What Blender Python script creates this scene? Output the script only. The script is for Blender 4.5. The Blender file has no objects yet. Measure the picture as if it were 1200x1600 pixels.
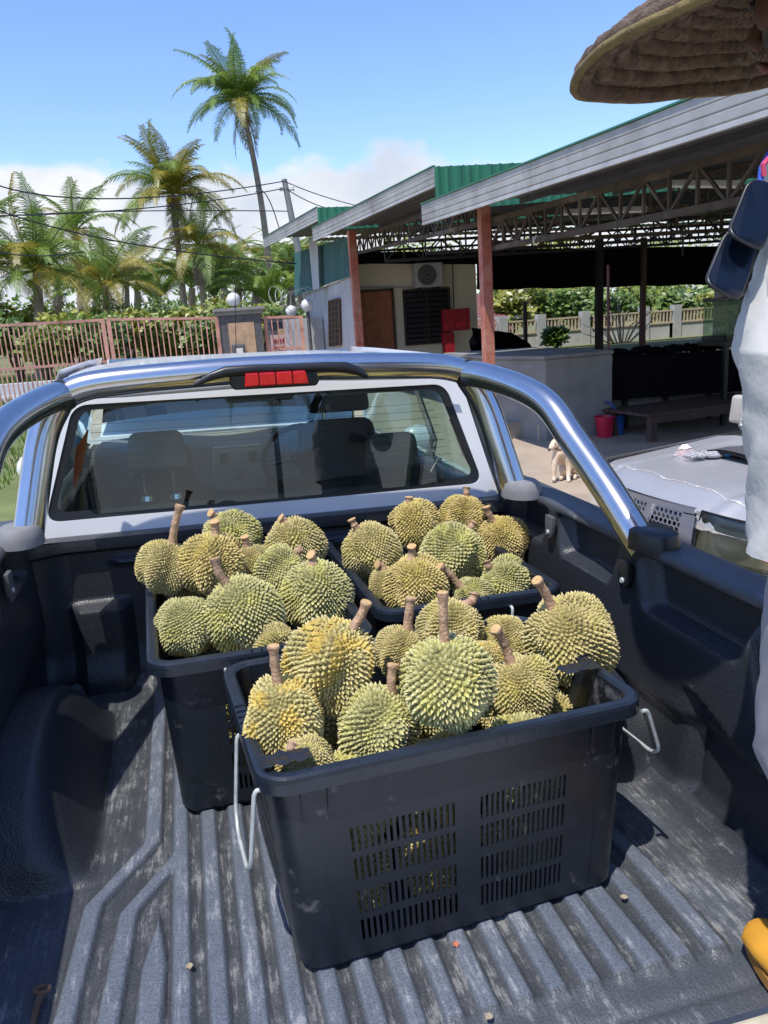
import bpy, bmesh, math, random
from mathutils import Vector, Matrix, noise
random.seed(7)
PI = math.pi; R = math.radians
scn = bpy.context.scene; COL = scn.collection

# ------------------------------------------------------------------ camera
F = 1200.0                                   # focal length in pixels of the 1200 x 1600 photograph
def unit(v): v = Vector(v); v.normalize(); return v
_d = unit((330, -4800, -F)); _f = Vector((-320, 285, -F)); _f = unit(_f - _f.dot(_d)*_d)
_u = -_d; _r = _f.cross(_u)
RW = Matrix((_r, _f, _u))                    # camera axes -> world axes
_F = unit((-320, 285, -F)); _W = Vector((4950, 483, -F)); _W = unit(_W - _W.dot(_F)*_F); _U = _W.cross(_F)
RT = Matrix((_W, _F, _U))                    # camera axes -> white truck's own axes (it stands on a slight slope)
CAMZ = 1.8
cam = bpy.data.cameras.new('camera'); co = bpy.data.objects.new('camera', cam); COL.objects.link(co)
co.matrix_world = Matrix.Translation((0, 0, CAMZ)) @ RW.to_4x4()
cam.sensor_fit = 'VERTICAL'; cam.sensor_height = 24.0; cam.lens = 24.0*F/1600.0
cam.clip_start = 0.02; cam.clip_end = 3000
scn.camera = co
T4 = Matrix.Translation((0, 0, CAMZ)) @ (RW @ RT.transposed()).to_4x4() @ Matrix.Translation((0, 0, -1.0))
I4 = Matrix.Identity(4)
def _ray(Rm, x, y): return Rm @ Vector((x-600, 800-y, -F))
def wy(x, y, Y):                             # a point of the photograph that lies Y metres ahead, in world metres
    d = _ray(RW, x, y); d = d*(Y/d.y); return Vector((d.x, d.y, d.z+CAMZ))
def ty(x, y, Y):                             # the same in the truck's frame (bed floor is z = 0)
    d = _ray(RT, x, y); d = d*(Y/d.y); return Vector((d.x, d.y, d.z+1.0))

# ------------------------------------------------------------------ sun, sky
SUN = Vector((-0.30, -0.30, 1.0)).normalized()
sl = bpy.data.lights.new('sun', 'SUN'); sl.energy = 2.7; sl.angle = R(0.55); sl.color = (1.0, 0.95, 0.87)
so = bpy.data.objects.new('sun', sl); COL.objects.link(so)
so.rotation_euler = SUN.to_track_quat('Z', 'Y').to_euler(); so.location = (0, 0, 30)
w = bpy.data.worlds.new('World'); scn.world = w; w.use_nodes = True
nt = w.node_tree; nt.nodes.clear()
def N(t, **k):
    n = nt.nodes.new(t)
    for a, b in k.items(): setattr(n, a, b)
    return n
sky = N('ShaderNodeTexSky', sky_type='NISHITA', sun_disc=False)
sky.sun_elevation = math.asin(SUN.z); sky.sun_rotation = math.atan2(SUN.x, SUN.y)
sky.air_density = 1.0; sky.dust_density = 0.3; sky.ozone_density = 3.2
bg1 = N('ShaderNodeBackground'); bg1.inputs[1].default_value = 0.15
hs = N('ShaderNodeHueSaturation'); hs.inputs['Saturation'].default_value = 1.12; hs.inputs['Hue'].default_value = 0.511; hs.inputs['Value'].default_value = 0.94
nt.links.new(sky.outputs[0], hs.inputs['Color']); nt.links.new(hs.outputs[0], bg1.inputs[0])
tc = N('ShaderNodeTexCoord'); sep = N('ShaderNodeSeparateXYZ'); nt.links.new(tc.outputs['Generated'], sep.inputs[0])
mp = N('ShaderNodeMapping'); mp.inputs['Scale'].default_value = (1, 1, 1.5); mp.inputs["Location"].default_value = (2.3, 0.2, 2.0)
nt.links.new(tc.outputs['Generated'], mp.inputs[0])
n1 = N('ShaderNodeTexNoise'); n1.inputs['Scale'].default_value = 3.2; n1.inputs['Detail'].default_value = 8; n1.inputs['Roughness'].default_value = 0.52
nt.links.new(mp.outputs[0], n1.inputs['Vector'])
# cumulus banks lie low over the horizon: elevation lowers the coverage
el = N('ShaderNodeMapRange'); el.inputs[1].default_value = 0.08; el.inputs[2].default_value = 0.315; el.inputs[3].default_value = 0.30; el.inputs[4].default_value = -0.30
nt.links.new(sep.outputs[2], el.inputs[0])
ad = N('ShaderNodeMath', operation='ADD'); nt.links.new(n1.outputs[0], ad.inputs[0]); nt.links.new(el.outputs[0], ad.inputs[1])
ms = N('ShaderNodeMapRange', interpolation_type='SMOOTHSTEP'); ms.inputs[1].default_value = 0.50; ms.inputs[2].default_value = 0.57
nt.links.new(ad.outputs[0], ms.inputs[0])
n2 = N('ShaderNodeTexNoise'); n2.inputs['Scale'].default_value = 6.0; n2.inputs['Detail'].default_value = 6
nt.links.new(mp.outputs[0], n2.inputs['Vector'])
cr = N('ShaderNodeValToRGB'); cr.color_ramp.elements[0].position = .35; cr.color_ramp.elements[0].color = (0.62, 0.68, 0.80, 1)
cr.color_ramp.elements[1].position = .62; cr.color_ramp.elements[1].color = (0.90, 0.92, 0.95, 1)
nt.links.new(n2.outputs[0], cr.inputs[0])
bg2 = N('ShaderNodeBackground'); bg2.inputs[1].default_value = 0.62; nt.links.new(cr.outputs[0], bg2.inputs[0])
mx = N('ShaderNodeMixShader'); nt.links.new(ms.outputs[0], mx.inputs[0]); nt.links.new(bg1.outputs[0], mx.inputs[1]); nt.links.new(bg2.outputs[0], mx.inputs[2])
ow = N('ShaderNodeOutputWorld'); nt.links.new(mx.outputs[0], ow.inputs[0])
vs = scn.view_settings; vs.view_transform = 'Standard'; vs.look = 'None'; vs.gamma = 1.0; vs.use_curve_mapping = False; vs.exposure = 0.84

# ------------------------------------------------------------------ materials
MATS = {}
def mat(name, col, rough=0.6, metal=0.0, var=0.15, scale=8.0, bump=0.0, bscale=60.0, spec=0.5, col2=None, patch=(0.45, 0.62), coat=0.0, obj=True, alpha=None):
    """principled material whose colour drifts with noise; col2 = a second colour in patches (dust, rust, wear)"""
    if name in MATS: return MATS[name]
    m = bpy.data.materials.new(name); m.use_nodes = True; t = m.node_tree; b = t.nodes['Principled BSDF']
    tcn = t.nodes.new('ShaderNodeTexCoord'); out = tcn.outputs['Object']
    nz = t.nodes.new('ShaderNodeTexNoise'); nz.inputs['Scale'].default_value = scale; nz.inputs['Detail'].default_value = 6; nz.inputs['Roughness'].default_value = .6
    t.links.new(out, nz.inputs['Vector'])
    rp = t.nodes.new('ShaderNodeValToRGB'); e = rp.color_ramp.elements
    e[0].position = .3; e[0].color = tuple(c*(1-var) for c in col)+(1,); e[1].position = .7; e[1].color = tuple(min(1, c*(1+var)) for c in col)+(1,)
    t.links.new(nz.outputs[0], rp.inputs[0]); last = rp.outputs[0]
    if col2:
        n3 = t.nodes.new('ShaderNodeTexNoise'); n3.inputs['Scale'].default_value = scale*.37; n3.inputs['Detail'].default_value = 9; n3.inputs['Roughness'].default_value = .7
        t.links.new(out, n3.inputs['Vector'])
        r3 = t.nodes.new('ShaderNodeMapRange'); r3.inputs[1].default_value = patch[0]; r3.inputs[2].default_value = patch[1]; t.links.new(n3.outputs[0], r3.inputs[0])
        mm = t.nodes.new('ShaderNodeMix'); mm.data_type = 'RGBA'; t.links.new(r3.outputs[0], mm.inputs[0]); t.links.new(last, mm.inputs[6]); mm.inputs[7].default_value = tuple(col2)+(1,)
        last = mm.outputs[2]
    t.links.new(last, b.inputs['Base Color'])
    b.inputs['Roughness'].default_value = rough; b.inputs['Metallic'].default_value = metal; b.inputs['Specular IOR Level'].default_value = spec
    b.inputs['Coat Weight'].default_value = coat; b.inputs['Coat Roughness'].default_value = .08
    if bump:
        nb = t.nodes.new('ShaderNodeTexNoise'); nb.inputs['Scale'].default_value = bscale; nb.inputs['Detail'].default_value = 4; t.links.new(out, nb.inputs['Vector'])
        bp = t.nodes.new('ShaderNodeBump'); bp.inputs['Strength'].default_value = bump; bp.inputs['Distance'].default_value = .004
        t.links.new(nb.outputs[0], bp.inputs['Height']); t.links.new(bp.outputs[0], b.inputs['Normal'])
    MATS[name] = m; return m

black_plastic = mat('crate_plastic', (0.0075, 0.0115, 0.0185), .36, var=.25, scale=30, bump=.1, bscale=60, col2=(0.13, 0.13, 0.13), patch=(.60, .70))
rim_plastic = mat('rim_plastic', (0.014, 0.020, 0.030), .30, var=.2, scale=20, bump=.2, bscale=90, col2=(.09, .09, .09), patch=(.62, .85))
steel = mat('polished_steel', (0.60, 0.60, 0.595), .19, 1.0, var=.05, scale=30, bump=.03, bscale=30)
galv = mat('galvanised_wire', (0.50, 0.53, 0.52), .45, .25, var=.2, scale=50)
rubber = mat('black_rubber', (0.02, 0.02, 0.022), .55, var=.2, scale=30, bump=.2, bscale=300)
foot_grey = mat('faded_grey_plastic', (0.20, 0.20, 0.205), .7, var=.12, scale=30, bump=.2, bscale=300)
white_paint = mat('white_car_paint', (0.72, 0.73, 0.74), .25, var=.03, scale=3, coat=.5, col2=(.50, .46, .40), patch=(.66, .9))
silver_paint = mat('dusty_silver_paint', (0.42, 0.42, 0.43), .42, .35, var=.08, scale=4, col2=(.40, .37, .33), patch=(.45, .75), coat=.2)
chrome = mat('chrome', (0.80, 0.82, 0.85), .12, 1.0, var=.03)
black_trim = mat('black_trim', (0.015, 0.016, 0.018), .35, var=.1)
dark_fabric = mat('dark_seat_fabric', (0.018, 0.02, 0.022), .85, var=.2, scale=20)
grey_fabric = mat('grey_seat_fabric', (0.20, 0.21, 0.21), .85, var=.15, scale=20)
orange = mat('orange_ribbon', (0.75, 0.12, 0.02), .6, var=.1)
concrete = mat('yard_concrete', (0.42, 0.34, 0.26), .85, var=.14, scale=1.3, bump=.3, bscale=18, col2=(.30, .25, .20), patch=(.5, .66))
wallcem = mat('cement_render', (0.25, 0.25, 0.24), .85, var=.15, scale=2.5, bump=.3, bscale=20, col2=(.16, .155, .145), patch=(.5, .7))
whitewash = mat('weathered_whitewash', (0.50, 0.51, 0.51), .85, var=.1, scale=1.5, col2=(.36, .36, .35), patch=(.5, .68))
cream = mat('cream_wall', (0.80, 0.73, 0.56), .8, var=.06, scale=2)
red_steel = mat('faded_red_steel', (0.42, 0.12, 0.085), .6, var=.25, scale=7, col2=(.50, .26, .19), patch=(.45, .65))
pink_steel = mat('faded_pink_gate_paint', (0.62, 0.32, 0.25), .6, var=.2, scale=5, col2=(.27, .12, .07), patch=(.5, .7))
green_sheet = mat('green_roof_sheet', (0.025, 0.16, 0.085), .42, var=.15, scale=3)
teal_sheet = mat('faded_teal_sheet', (0.035, 0.12, 0.11), .55, var=.15, scale=2, col2=(.06, .12, .11), patch=(.5, .7))
fascia_grey = mat('grey_fascia_metal', (0.42, 0.415, 0.40), .5, .2, var=.14, scale=3, col2=(.20, .19, .17), patch=(.5, .75))
roof_under = mat('dull_roof_underside', (0.10, 0.105, 0.115), .6, .2, var=.2, scale=3)
rust_steel = mat('rusty_truss_steel', (0.07, 0.05, 0.036), .75, .1, var=.4, scale=5, col2=(.16, .13, .10), patch=(.5, .65))
dark_steel = mat('dark_shed_steel', (0.03, 0.025, 0.025), .7, var=.3)
net = mat('black_shade_net', (0.006, 0.006, 0.008), .95, var=.3, scale=6, spec=.1)
wood_door = mat('varnished_door_wood', (0.36, 0.13, 0.055), .5, var=.25, scale=6)
brown_wood = mat('weathered_table_wood', (0.085, 0.05, 0.04), .75, var=.3, scale=7)
red_plastic = mat('red_bucket_plastic', (0.60, 0.015, 0.06), .4, var=.1)
blue_plastic = mat('blue_bucket_plastic', (0.01, 0.10, 0.42), .4, var=.1)
red_board = mat('red_board', (0.38, 0.01, 0.02), .6, var=.2)
trunk_m = mat('palm_trunk_bark', (0.30, 0.24, 0.18), .9, var=.25, scale=2.2, bump=.5, bscale=5, col2=(.16, .13, .09), patch=(.5, .65))
bark = mat('brown_bark', (0.12, 0.085, 0.055), .9, var=.3, scale=4)
stalk = mat('durian_stalk', (0.47, 0.30, 0.185), .8, var=.35, scale=60, bump=.9, bscale=160, col2=(.20, .12, .075), patch=(.5, .65))
stalk_cut = mat('cut_stalk_end', (0.55, 0.36, 0.16), .8, var=.2, scale=90)
dog_fur = mat('pale_tan_fur', (0.68, 0.52, 0.36), .9, var=.12, scale=6, bump=.5, bscale=90, col2=(.76, .65, .54), patch=(.45, .6))
dark_nose = mat('dark_nose', (0.03, 0.02, 0.02), .5)
shirt_m = mat('white_cotton_shirt', (0.53, 0.52, 0.49), .9, var=.04, scale=5, bump=.5, bscale=45)
trouser_m = mat('pale_grey_trousers', (0.27, 0.265, 0.28), .9, var=.06, scale=5, bump=.2, bscale=400)
skin_m = mat('tanned_skin', (0.13, 0.062, 0.045), .6, var=.1, scale=8)
boot_m = mat('mustard_rubber_boot', (0.66, 0.32, 0.035), .5, var=.12, scale=12, col2=(.42, .2, .04), patch=(.6, .8))
hair_m = mat('grey_hair', (0.16, 0.15, 0.16), .9, var=.3, scale=30)
straw_m = mat('woven_straw', (0.115, 0.078, 0.055), .95, var=.45, scale=70, bump=.7, bscale=300, col2=(.24, .18, .14), patch=(.5, .7))
straw_edge = mat('straw_binding', (0.20, 0.145, 0.06), .9, var=.3, scale=40, bump=.8, bscale=120)
lens_m = mat('sunglass_lens', (0.004, 0.008, 0.018), .22, var=.05, spec=.35)
cloth_pink = mat('folded_pale_cloth', (0.80, 0.66, 0.62), .9, var=.1, scale=30)
glove_m = mat('knitted_grey_glove', (0.34, 0.34, 0.35), .95, var=.7, scale=120)
white_globe = mat('white_lamp_globe', (0.72, 0.72, 0.70), .3, var=.06)
tile_red = mat('maroon_roof_tile', (0.18, 0.07, 0.06), .7, var=.2)
pale_wall = mat('pale_house_wall', (0.6, 0.6, 0.58), .8)
granite = mat('dark_pillar_tile', (0.10, 0.10, 0.105), .6, var=.3, scale=8)
tan_tile = mat('tan_stone_panel', (0.47, 0.32, 0.20), .8, var=.2, scale=6)
tan_stone = mat('weathered_step_block', (0.38, 0.33, 0.26), .9, var=.2, scale=5)

def glass(name, tint, refl, rough=0.0, base=0.04):
    m = bpy.data.materials.new(name); m.use_nodes = True; t = m.node_tree; t.nodes.clear()
    tr = t.nodes.new('ShaderNodeBsdfTransparent'); tr.inputs[0].default_value = tint+(1,)
    gl = t.nodes.new('ShaderNodeBsdfGlossy'); gl.inputs['Roughness'].default_value = rough; gl.inputs[0].default_value = (.9, .95, .95, 1)
    fr = t.nodes.new('ShaderNodeFresnel'); fr.inputs[0].default_value = refl
    mxs = t.nodes.new('ShaderNodeMixShader'); o = t.nodes.new('ShaderNodeOutputMaterial')
    t.links.new(fr.outputs[0], mxs.inputs[0]); t.links.new(tr.outputs[0], mxs.inputs[1]); t.links.new(gl.outputs[0], mxs.inputs[2]); t.links.new(mxs.outputs[0], o.inputs[0])
    return m
rear_glass = glass('green_tinted_rear_glass', (.70, .86, .80), 1.72)
side_glass = glass('green_tinted_side_glass', (.55, .68, .64), 1.5)

def liner_mat():
    m = bpy.data.materials.new('bed_liner_plastic'); m.use_nodes = True; t = m.node_tree; b = t.nodes['Principled BSDF']
    L = t.links.new
    tcn = t.nodes.new('ShaderNodeTexCoord'); g = t.nodes.new('ShaderNodeAttribute'); g.attribute_name = 'dust'
    n1 = t.nodes.new('ShaderNodeTexNoise'); n1.inputs['Scale'].default_value = 16; n1.inputs['Detail'].default_value = 10; n1.inputs['Roughness'].default_value = .72; L(tcn.outputs['Object'], n1.inputs['Vector'])
    n2 = t.nodes.new('ShaderNodeTexNoise'); n2.inputs['Scale'].default_value = 90; n2.inputs['Detail'].default_value = 8; n2.inputs['Roughness'].default_value = .8
    mpn = t.nodes.new('ShaderNodeMapping'); mpn.inputs['Scale'].default_value = (1, .12, 1); L(tcn.outputs['Object'], mpn.inputs[0]); L(mpn.outputs[0], n2.inputs['Vector'])
    a = t.nodes.new('ShaderNodeMath'); a.operation = 'MULTIPLY_ADD'; L(n1.outputs[0], a.inputs[0]); a.inputs[1].default_value = .75; L(n2.outputs[0], a.inputs[2])
    s = t.nodes.new('ShaderNodeMath'); s.operation = 'MULTIPLY_ADD'; L(g.outputs['Fac'], s.inputs[0]); s.inputs[1].default_value = .36; L(a.outputs[0], s.inputs[2])
    r = t.nodes.new('ShaderNodeValToRGB'); e = r.color_ramp.elements
    e[0].position = .80; e[0].color = (0.0, 0.0, 0.0, 1); e[1].position = 1.0; e[1].color = (0.15, 0.148, 0.14, 1)
    x = e.new(.90); x.color = (0.012, 0.012, 0.013, 1); x = e.new(.95); x.color = (0.06, 0.06, 0.06, 1)
    sc = t.nodes.new('ShaderNodeMath'); sc.operation = 'MULTIPLY'; sc.inputs[1].default_value = .80; L(s.outputs[0], sc.inputs[0]); L(sc.outputs[0], r.inputs[0])
    gr = t.nodes.new('ShaderNodeAttribute'); gr.attribute_name = 'rib'  # lighter blue on raised ribs and rail tops: sky sheen painted into the colour
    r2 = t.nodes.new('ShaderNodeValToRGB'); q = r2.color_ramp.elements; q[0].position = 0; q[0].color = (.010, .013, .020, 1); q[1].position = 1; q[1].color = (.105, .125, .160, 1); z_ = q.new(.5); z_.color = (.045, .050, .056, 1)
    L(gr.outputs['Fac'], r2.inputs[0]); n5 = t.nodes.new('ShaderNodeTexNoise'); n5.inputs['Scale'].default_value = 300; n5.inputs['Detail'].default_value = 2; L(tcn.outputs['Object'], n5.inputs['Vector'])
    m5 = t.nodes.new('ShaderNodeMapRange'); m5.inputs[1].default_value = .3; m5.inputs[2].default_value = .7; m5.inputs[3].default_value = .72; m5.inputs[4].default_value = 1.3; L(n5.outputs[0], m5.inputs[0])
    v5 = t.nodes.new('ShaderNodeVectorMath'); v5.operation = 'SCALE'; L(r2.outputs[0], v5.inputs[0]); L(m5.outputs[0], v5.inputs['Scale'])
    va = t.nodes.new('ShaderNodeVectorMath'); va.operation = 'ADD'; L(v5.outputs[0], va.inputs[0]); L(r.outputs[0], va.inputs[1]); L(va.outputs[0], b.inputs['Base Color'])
    rr = t.nodes.new('ShaderNodeMapRange'); rr.inputs[3].default_value = .36; rr.inputs[4].default_value = .62; L(g.outputs['Fac'], rr.inputs[0]); L(rr.outputs[0], b.inputs['Roughness'])
    vb = t.nodes.new('ShaderNodeTexVoronoi'); vb.inputs['Scale'].default_value = 230; L(tcn.outputs['Object'], vb.inputs['Vector'])
    bp = t.nodes.new('ShaderNodeBump'); bp.inputs['Strength'].default_value = .45; bp.inputs['Distance'].default_value = .0015; L(vb.outputs[0], bp.inputs['Height']); L(bp.outputs[0], b.inputs['Normal'])
    return m
liner_m = liner_mat()

def durian_mat(name, base, tipc, glow, seed):
    m = bpy.data.materials.new(name); m.use_nodes = True; t = m.node_tree; b = t.nodes['Principled BSDF']; L = t.links.new
    at = t.nodes.new('ShaderNodeAttribute'); at.attribute_name = 'tip'
    oi = t.nodes.new('ShaderNodeObjectInfo')
    tcn = t.nodes.new('ShaderNodeTexCoord'); ad_ = t.nodes.new('ShaderNodeVectorMath'); ad_.operation = 'ADD'; L(tcn.outputs['Object'], ad_.inputs[0])
    cb = t.nodes.new('ShaderNodeCombineXYZ'); mu = t.nodes.new('ShaderNodeMath'); mu.operation = 'MULTIPLY'; mu.inputs[1].default_value = 37.0; L(oi.outputs['Random'], mu.inputs[0]); L(mu.outputs[0], cb.inputs[0]); cb.inputs[1].default_value = seed
    L(cb.outputs[0], ad_.inputs[1])
    nz = t.nodes.new('ShaderNodeTexNoise'); nz.inputs['Scale'].default_value = 1.5; nz.inputs['Detail'].default_value = 2; L(ad_.outputs[0], nz.inputs['Vector'])
    mr = t.nodes.new('ShaderNodeMapRange'); mr.inputs[1].default_value = .50; mr.inputs[2].default_value = .62; L(nz.outputs[0], mr.inputs[0])
    r = t.nodes.new('ShaderNodeValToRGB'); e = r.color_ramp.elements
    e[0].position = 0; e[0].color = tuple(c*.60 for c in base)+(1,); e[1].position = 1; e[1].color = tipc+(1,)
    x = e.new(.35); x.color = base+(1,); x = e.new(.78); x.color = tuple(min(1, c*1.32+.10) for c in base)+(1,)
    L(at.outputs['Fac'], r.inputs[0])
    mx_ = t.nodes.new('ShaderNodeMix'); mx_.data_type = 'RGBA'; mx_.blend_type = 'MIX'; mf = t.nodes.new('ShaderNodeMath'); mf.operation = 'MULTIPLY'; mf.inputs[1].default_value = .62 if seed > 4 else .5; L(mr.outputs[0], mf.inputs[0])
    L(mf.outputs[0], mx_.inputs[0]); L(r.outputs[0], mx_.inputs[6]); mx_.inputs[7].default_value = glow+(1,)
    nf = t.nodes.new('ShaderNodeTexNoise'); nf.inputs['Scale'].default_value = 9; nf.inputs['Detail'].default_value = 3; L(ad_.outputs[0], nf.inputs['Vector'])
    mv = t.nodes.new('ShaderNodeMapRange'); mv.inputs[1].default_value = .3; mv.inputs[2].default_value = .7; mv.inputs[3].default_value = .72; mv.inputs[4].default_value = 1.22; L(nf.outputs[0], mv.inputs[0])
    mm = t.nodes.new('ShaderNodeVectorMath'); mm.operation = 'SCALE'; L(mx_.outputs[2], mm.inputs[0]); L(mv.outputs[0], mm.inputs['Scale'])
    L(mm.outputs[0], b.inputs['Base Color']); b.inputs['Roughness'].default_value = .62; b.inputs['Specular IOR Level'].default_value = .3
    return m
DM = [durian_mat('olive_durian_rind', (0.47, 0.39, 0.15), (0.52, 0.41, 0.32), (0.54, 0.47, 0.13), 1.0),
      durian_mat('green_durian_rind', (0.43, 0.40, 0.155), (0.52, 0.42, 0.33), (0.52, 0.49, 0.12), 2.0),
      durian_mat('golden_durian_rind', (0.50, 0.39, 0.13), (0.52, 0.38, 0.26), (0.58, 0.48, 0.13), 3.0),
      durian_mat('ripe_yellow_durian_rind', (0.47, 0.40, 0.15), (0.52, 0.40, 0.30), (0.68, 0.48, 0.09), 4.6)]

def leaf_mat(name, c1, c2, scale=1.2, trans=.35):
    m = bpy.data.materials.new(name); m.use_nodes = True; t = m.node_tree; t.nodes.clear(); L = t.links.new
    g = t.nodes.new('ShaderNodeNewGeometry'); tcn = t.nodes.new('ShaderNodeTexCoord')
    nz = t.nodes.new('ShaderNodeTexNoise'); nz.inputs['Scale'].default_value = scale; nz.inputs['Detail'].default_value = 3; L(tcn.outputs['Object'], nz.inputs['Vector'])
    ad_ = t.nodes.new('ShaderNodeMath'); ad_.operation = 'MULTIPLY_ADD'; L(g.outputs['Random Per Island'], ad_.inputs[0]); ad_.inputs[1].default_value = .5; L(nz.outputs[0], ad_.inputs[2])
    r = t.nodes.new('ShaderNodeValToRGB'); e = r.color_ramp.elements; e[0].position = .42; e[0].color = c1+(1,); e[1].position = 1.0; e[1].color = c2+(1,); L(ad_.outputs[0], r.inputs[0])
    d = t.nodes.new('ShaderNodeBsdfDiffuse'); s = t.nodes.new('ShaderNodeBsdfTranslucent'); gl = t.nodes.new('ShaderNodeBsdfGlossy'); gl.inputs['Roughness'].default_value = .45
    L(r.outputs[0], d.inputs[0]); L(r.outputs[0], s.inputs[0])
    m1 = t.nodes.new('ShaderNodeMixShader'); m1.inputs[0].default_value = trans; L(d.outputs[0], m1.inputs[1]); L(s.outputs[0], m1.inputs[2])
    m2 = t.nodes.new('ShaderNodeMixShader'); m2.inputs[0].default_value = .06; L(m1.outputs[0], m2.inputs[1]); L(gl.outputs[0], m2.inputs[2])
    o = t.nodes.new('ShaderNodeOutputMaterial'); L(m2.outputs[0], o.inputs[0]); return m
frond_green = leaf_mat('palm_frond_green', (0.075, 0.16, 0.025), (0.28, 0.38, 0.07), .6)
frond_yellow = leaf_mat('palm_frond_yellowing', (0.16, 0.17, 0.02), (0.42, 0.34, 0.05), .6)
frond_brown = leaf_mat('dead_palm_frond', (0.16, 0.10, 0.04), (0.34, 0.24, 0.12), .6)
bush_dark = leaf_mat('dark_leaves', (0.07, 0.14, 0.025), (0.22, 0.33, 0.06), .8)
bush_light = leaf_mat('light_leaves', (0.10, 0.17, 0.02), (0.32, 0.38, 0.06), .8)
bush_yellow = leaf_mat('yellow_green_leaves', (0.16, 0.19, 0.02), (0.42, 0.42, 0.06), .8)
grass_m = leaf_mat('grass_blades', (0.07, 0.15, 0.015), (0.20, 0.32, 0.05), .7)

# ------------------------------------------------------------------ object helpers
PW = {}
def tag(o, label=None, cat=None, group=None, kind=None):
    if label: o['label'] = label
    if cat: o['category'] = cat
    if group: o['group'] = group
    if kind: o['kind'] = kind
    return o
def thing(name, label, cat, M=I4, group=None):
    o = bpy.data.objects.new(name, None); COL.objects.link(o); o.empty_display_size = .05; o.matrix_world = M; PW[o.name] = M.copy()
    return tag(o, label, cat, group)
class MB:
    def __init__(s): s.v = []; s.f = []; s.mi = []
    def add(s, vs_, fs_, mi=0):
        n = len(s.v); s.v += [Vector(p) for p in vs_]; s.f += [tuple(i+n for i in f) for f in fs_]; s.mi += [mi]*len(fs_); return s
    def box(s, c, d, M=None, mi=0, tp=None):
        """c centre, d full size, M optional rotation, tp = scale of the top face in x, y"""
        x, y, z = d[0]/2, d[1]/2, d[2]/2; tx_, ty_ = tp or (1, 1)
        p = [(-x, -y, -z), (x, -y, -z), (x, y, -z), (-x, y, -z), (-x*tx_, -y*ty_, z), (x*tx_, -y*ty_, z), (x*tx_, y*ty_, z), (-x*tx_, y*ty_, z)]
        p = [(M @ Vector(q) if M else Vector(q))+Vector(c) for q in p]
        return s.add(p, [(0, 3, 2, 1), (4, 5, 6, 7), (0, 1, 5, 4), (1, 2, 6, 5), (2, 3, 7, 6), (3, 0, 4, 7)], mi)
    def span(s, a, b, mi=0):
        a, b = Vector(a), Vector(b); return s.box((a+b)/2, [abs(b[i]-a[i]) for i in range(3)], mi=mi)
    def bar(s, a, b, w_, h_, up=(0, 0, 1), mi=0):
        a, b = Vector(a), Vector(b); d = (b-a); L_ = d.length
        if L_ < 1e-6: return s
        d.normalize(); u = Vector(up); x = d.cross(u)
        if x.length < 1e-4: x = d.cross(Vector((1, 0, 0)))
        x.normalize(); z = x.cross(d); M = Matrix((x, d, z)).transposed()
        return s.box((a+b)/2, (w_, L_, h_), M, mi)
    def tube(s, path, r, seg=12, cap=True, mi=0, closed=False, sq=1.0):
        P = [Vector(p) for p in path]; n = len(P); rr = r if isinstance(r, (list, tuple)) else [r]*n
        T = [(P[min(i+1, n-1)]-P[max(i-1, 0)]).normalized() if not closed else (P[(i+1) % n]-P[i-1]).normalized() for i in range(n)]
        a = T[0].cross(Vector((0, 0, 1)));
        if a.length < .1: a = T[0].cross(Vector((1, 0, 0)))
        a.normalize(); V = []
        for i in range(n):
            a = a-T[i]*a.dot(T[i]); a.normalize(); b = T[i].cross(a)
            for k in range(seg):
                t = 2*PI*k/seg; V.append(P[i]+(a*math.cos(t)+b*math.sin(t)*sq)*rr[i])
        Fs = []
        for i in range(n if closed else n-1):
            j = (i+1) % n
            for k in range(seg): Fs.append((i*seg+k, i*seg+(k+1) % seg, j*seg+(k+1) % seg, j*seg+k))
        if cap and not closed: Fs += [tuple(range(seg))[::-1], tuple((n-1)*seg+k for k in range(seg))]
        return s.add(V, Fs, mi)
    def lathe(s, prof, c=(0, 0, 0), seg=24, mi=0, M=None):
        V = []; n = len(prof)
        for r_, z in prof:
            for k in range(seg):
                t = 2*PI*k/seg; p = Vector((r_*math.cos(t), r_*math.sin(t), z)); V.append((M @ p if M else p)+Vector(c))
        Fs = [(i*seg+k, i*seg+(k+1) % seg, (i+1)*seg+(k+1) % seg, (i+1)*seg+k) for i in range(n-1) for k in range(seg)]
        return s.add(V, Fs, mi)
    def grid(s, fn, nu, nv, mi=0, cu=False):
        V = [fn(i/(nu-1) if not cu else i/nu, j/(nv-1)) for j in range(nv) for i in range(nu)]
        Fs = [(j*nu+i, j*nu+(i+1) % nu, (j+1)*nu+(i+1) % nu, (j+1)*nu+i) for j in range(nv-1) for i in range(nu if cu else nu-1)]
        return s.add(V, Fs, mi)
    def prism(s, pts, off, mi=0):
        """closed outline pts (3D), extruded by off"""
        n = len(pts); P = [Vector(p) for p in pts]; Q = [p+Vector(off) for p in P]
        return s.add(P+Q, [tuple(range(n))[::-1], tuple(range(n, 2*n))]+[(i, (i+1) % n, n+(i+1) % n, n+i) for i in range(n)], mi)
    def sphere(s, c, r, seg=16, rings=10, mi=0):
        r = r if isinstance(r, (tuple, list)) else (r, r, r)
        prof = [(math.sin(PI*i/rings), -math.cos(PI*i/rings)) for i in range(rings+1)]
        prof = [(max(a, 1e-4), b) for a, b in prof]
        return s.lathe(prof, c, seg, mi, Matrix.Diagonal(r))
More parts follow.
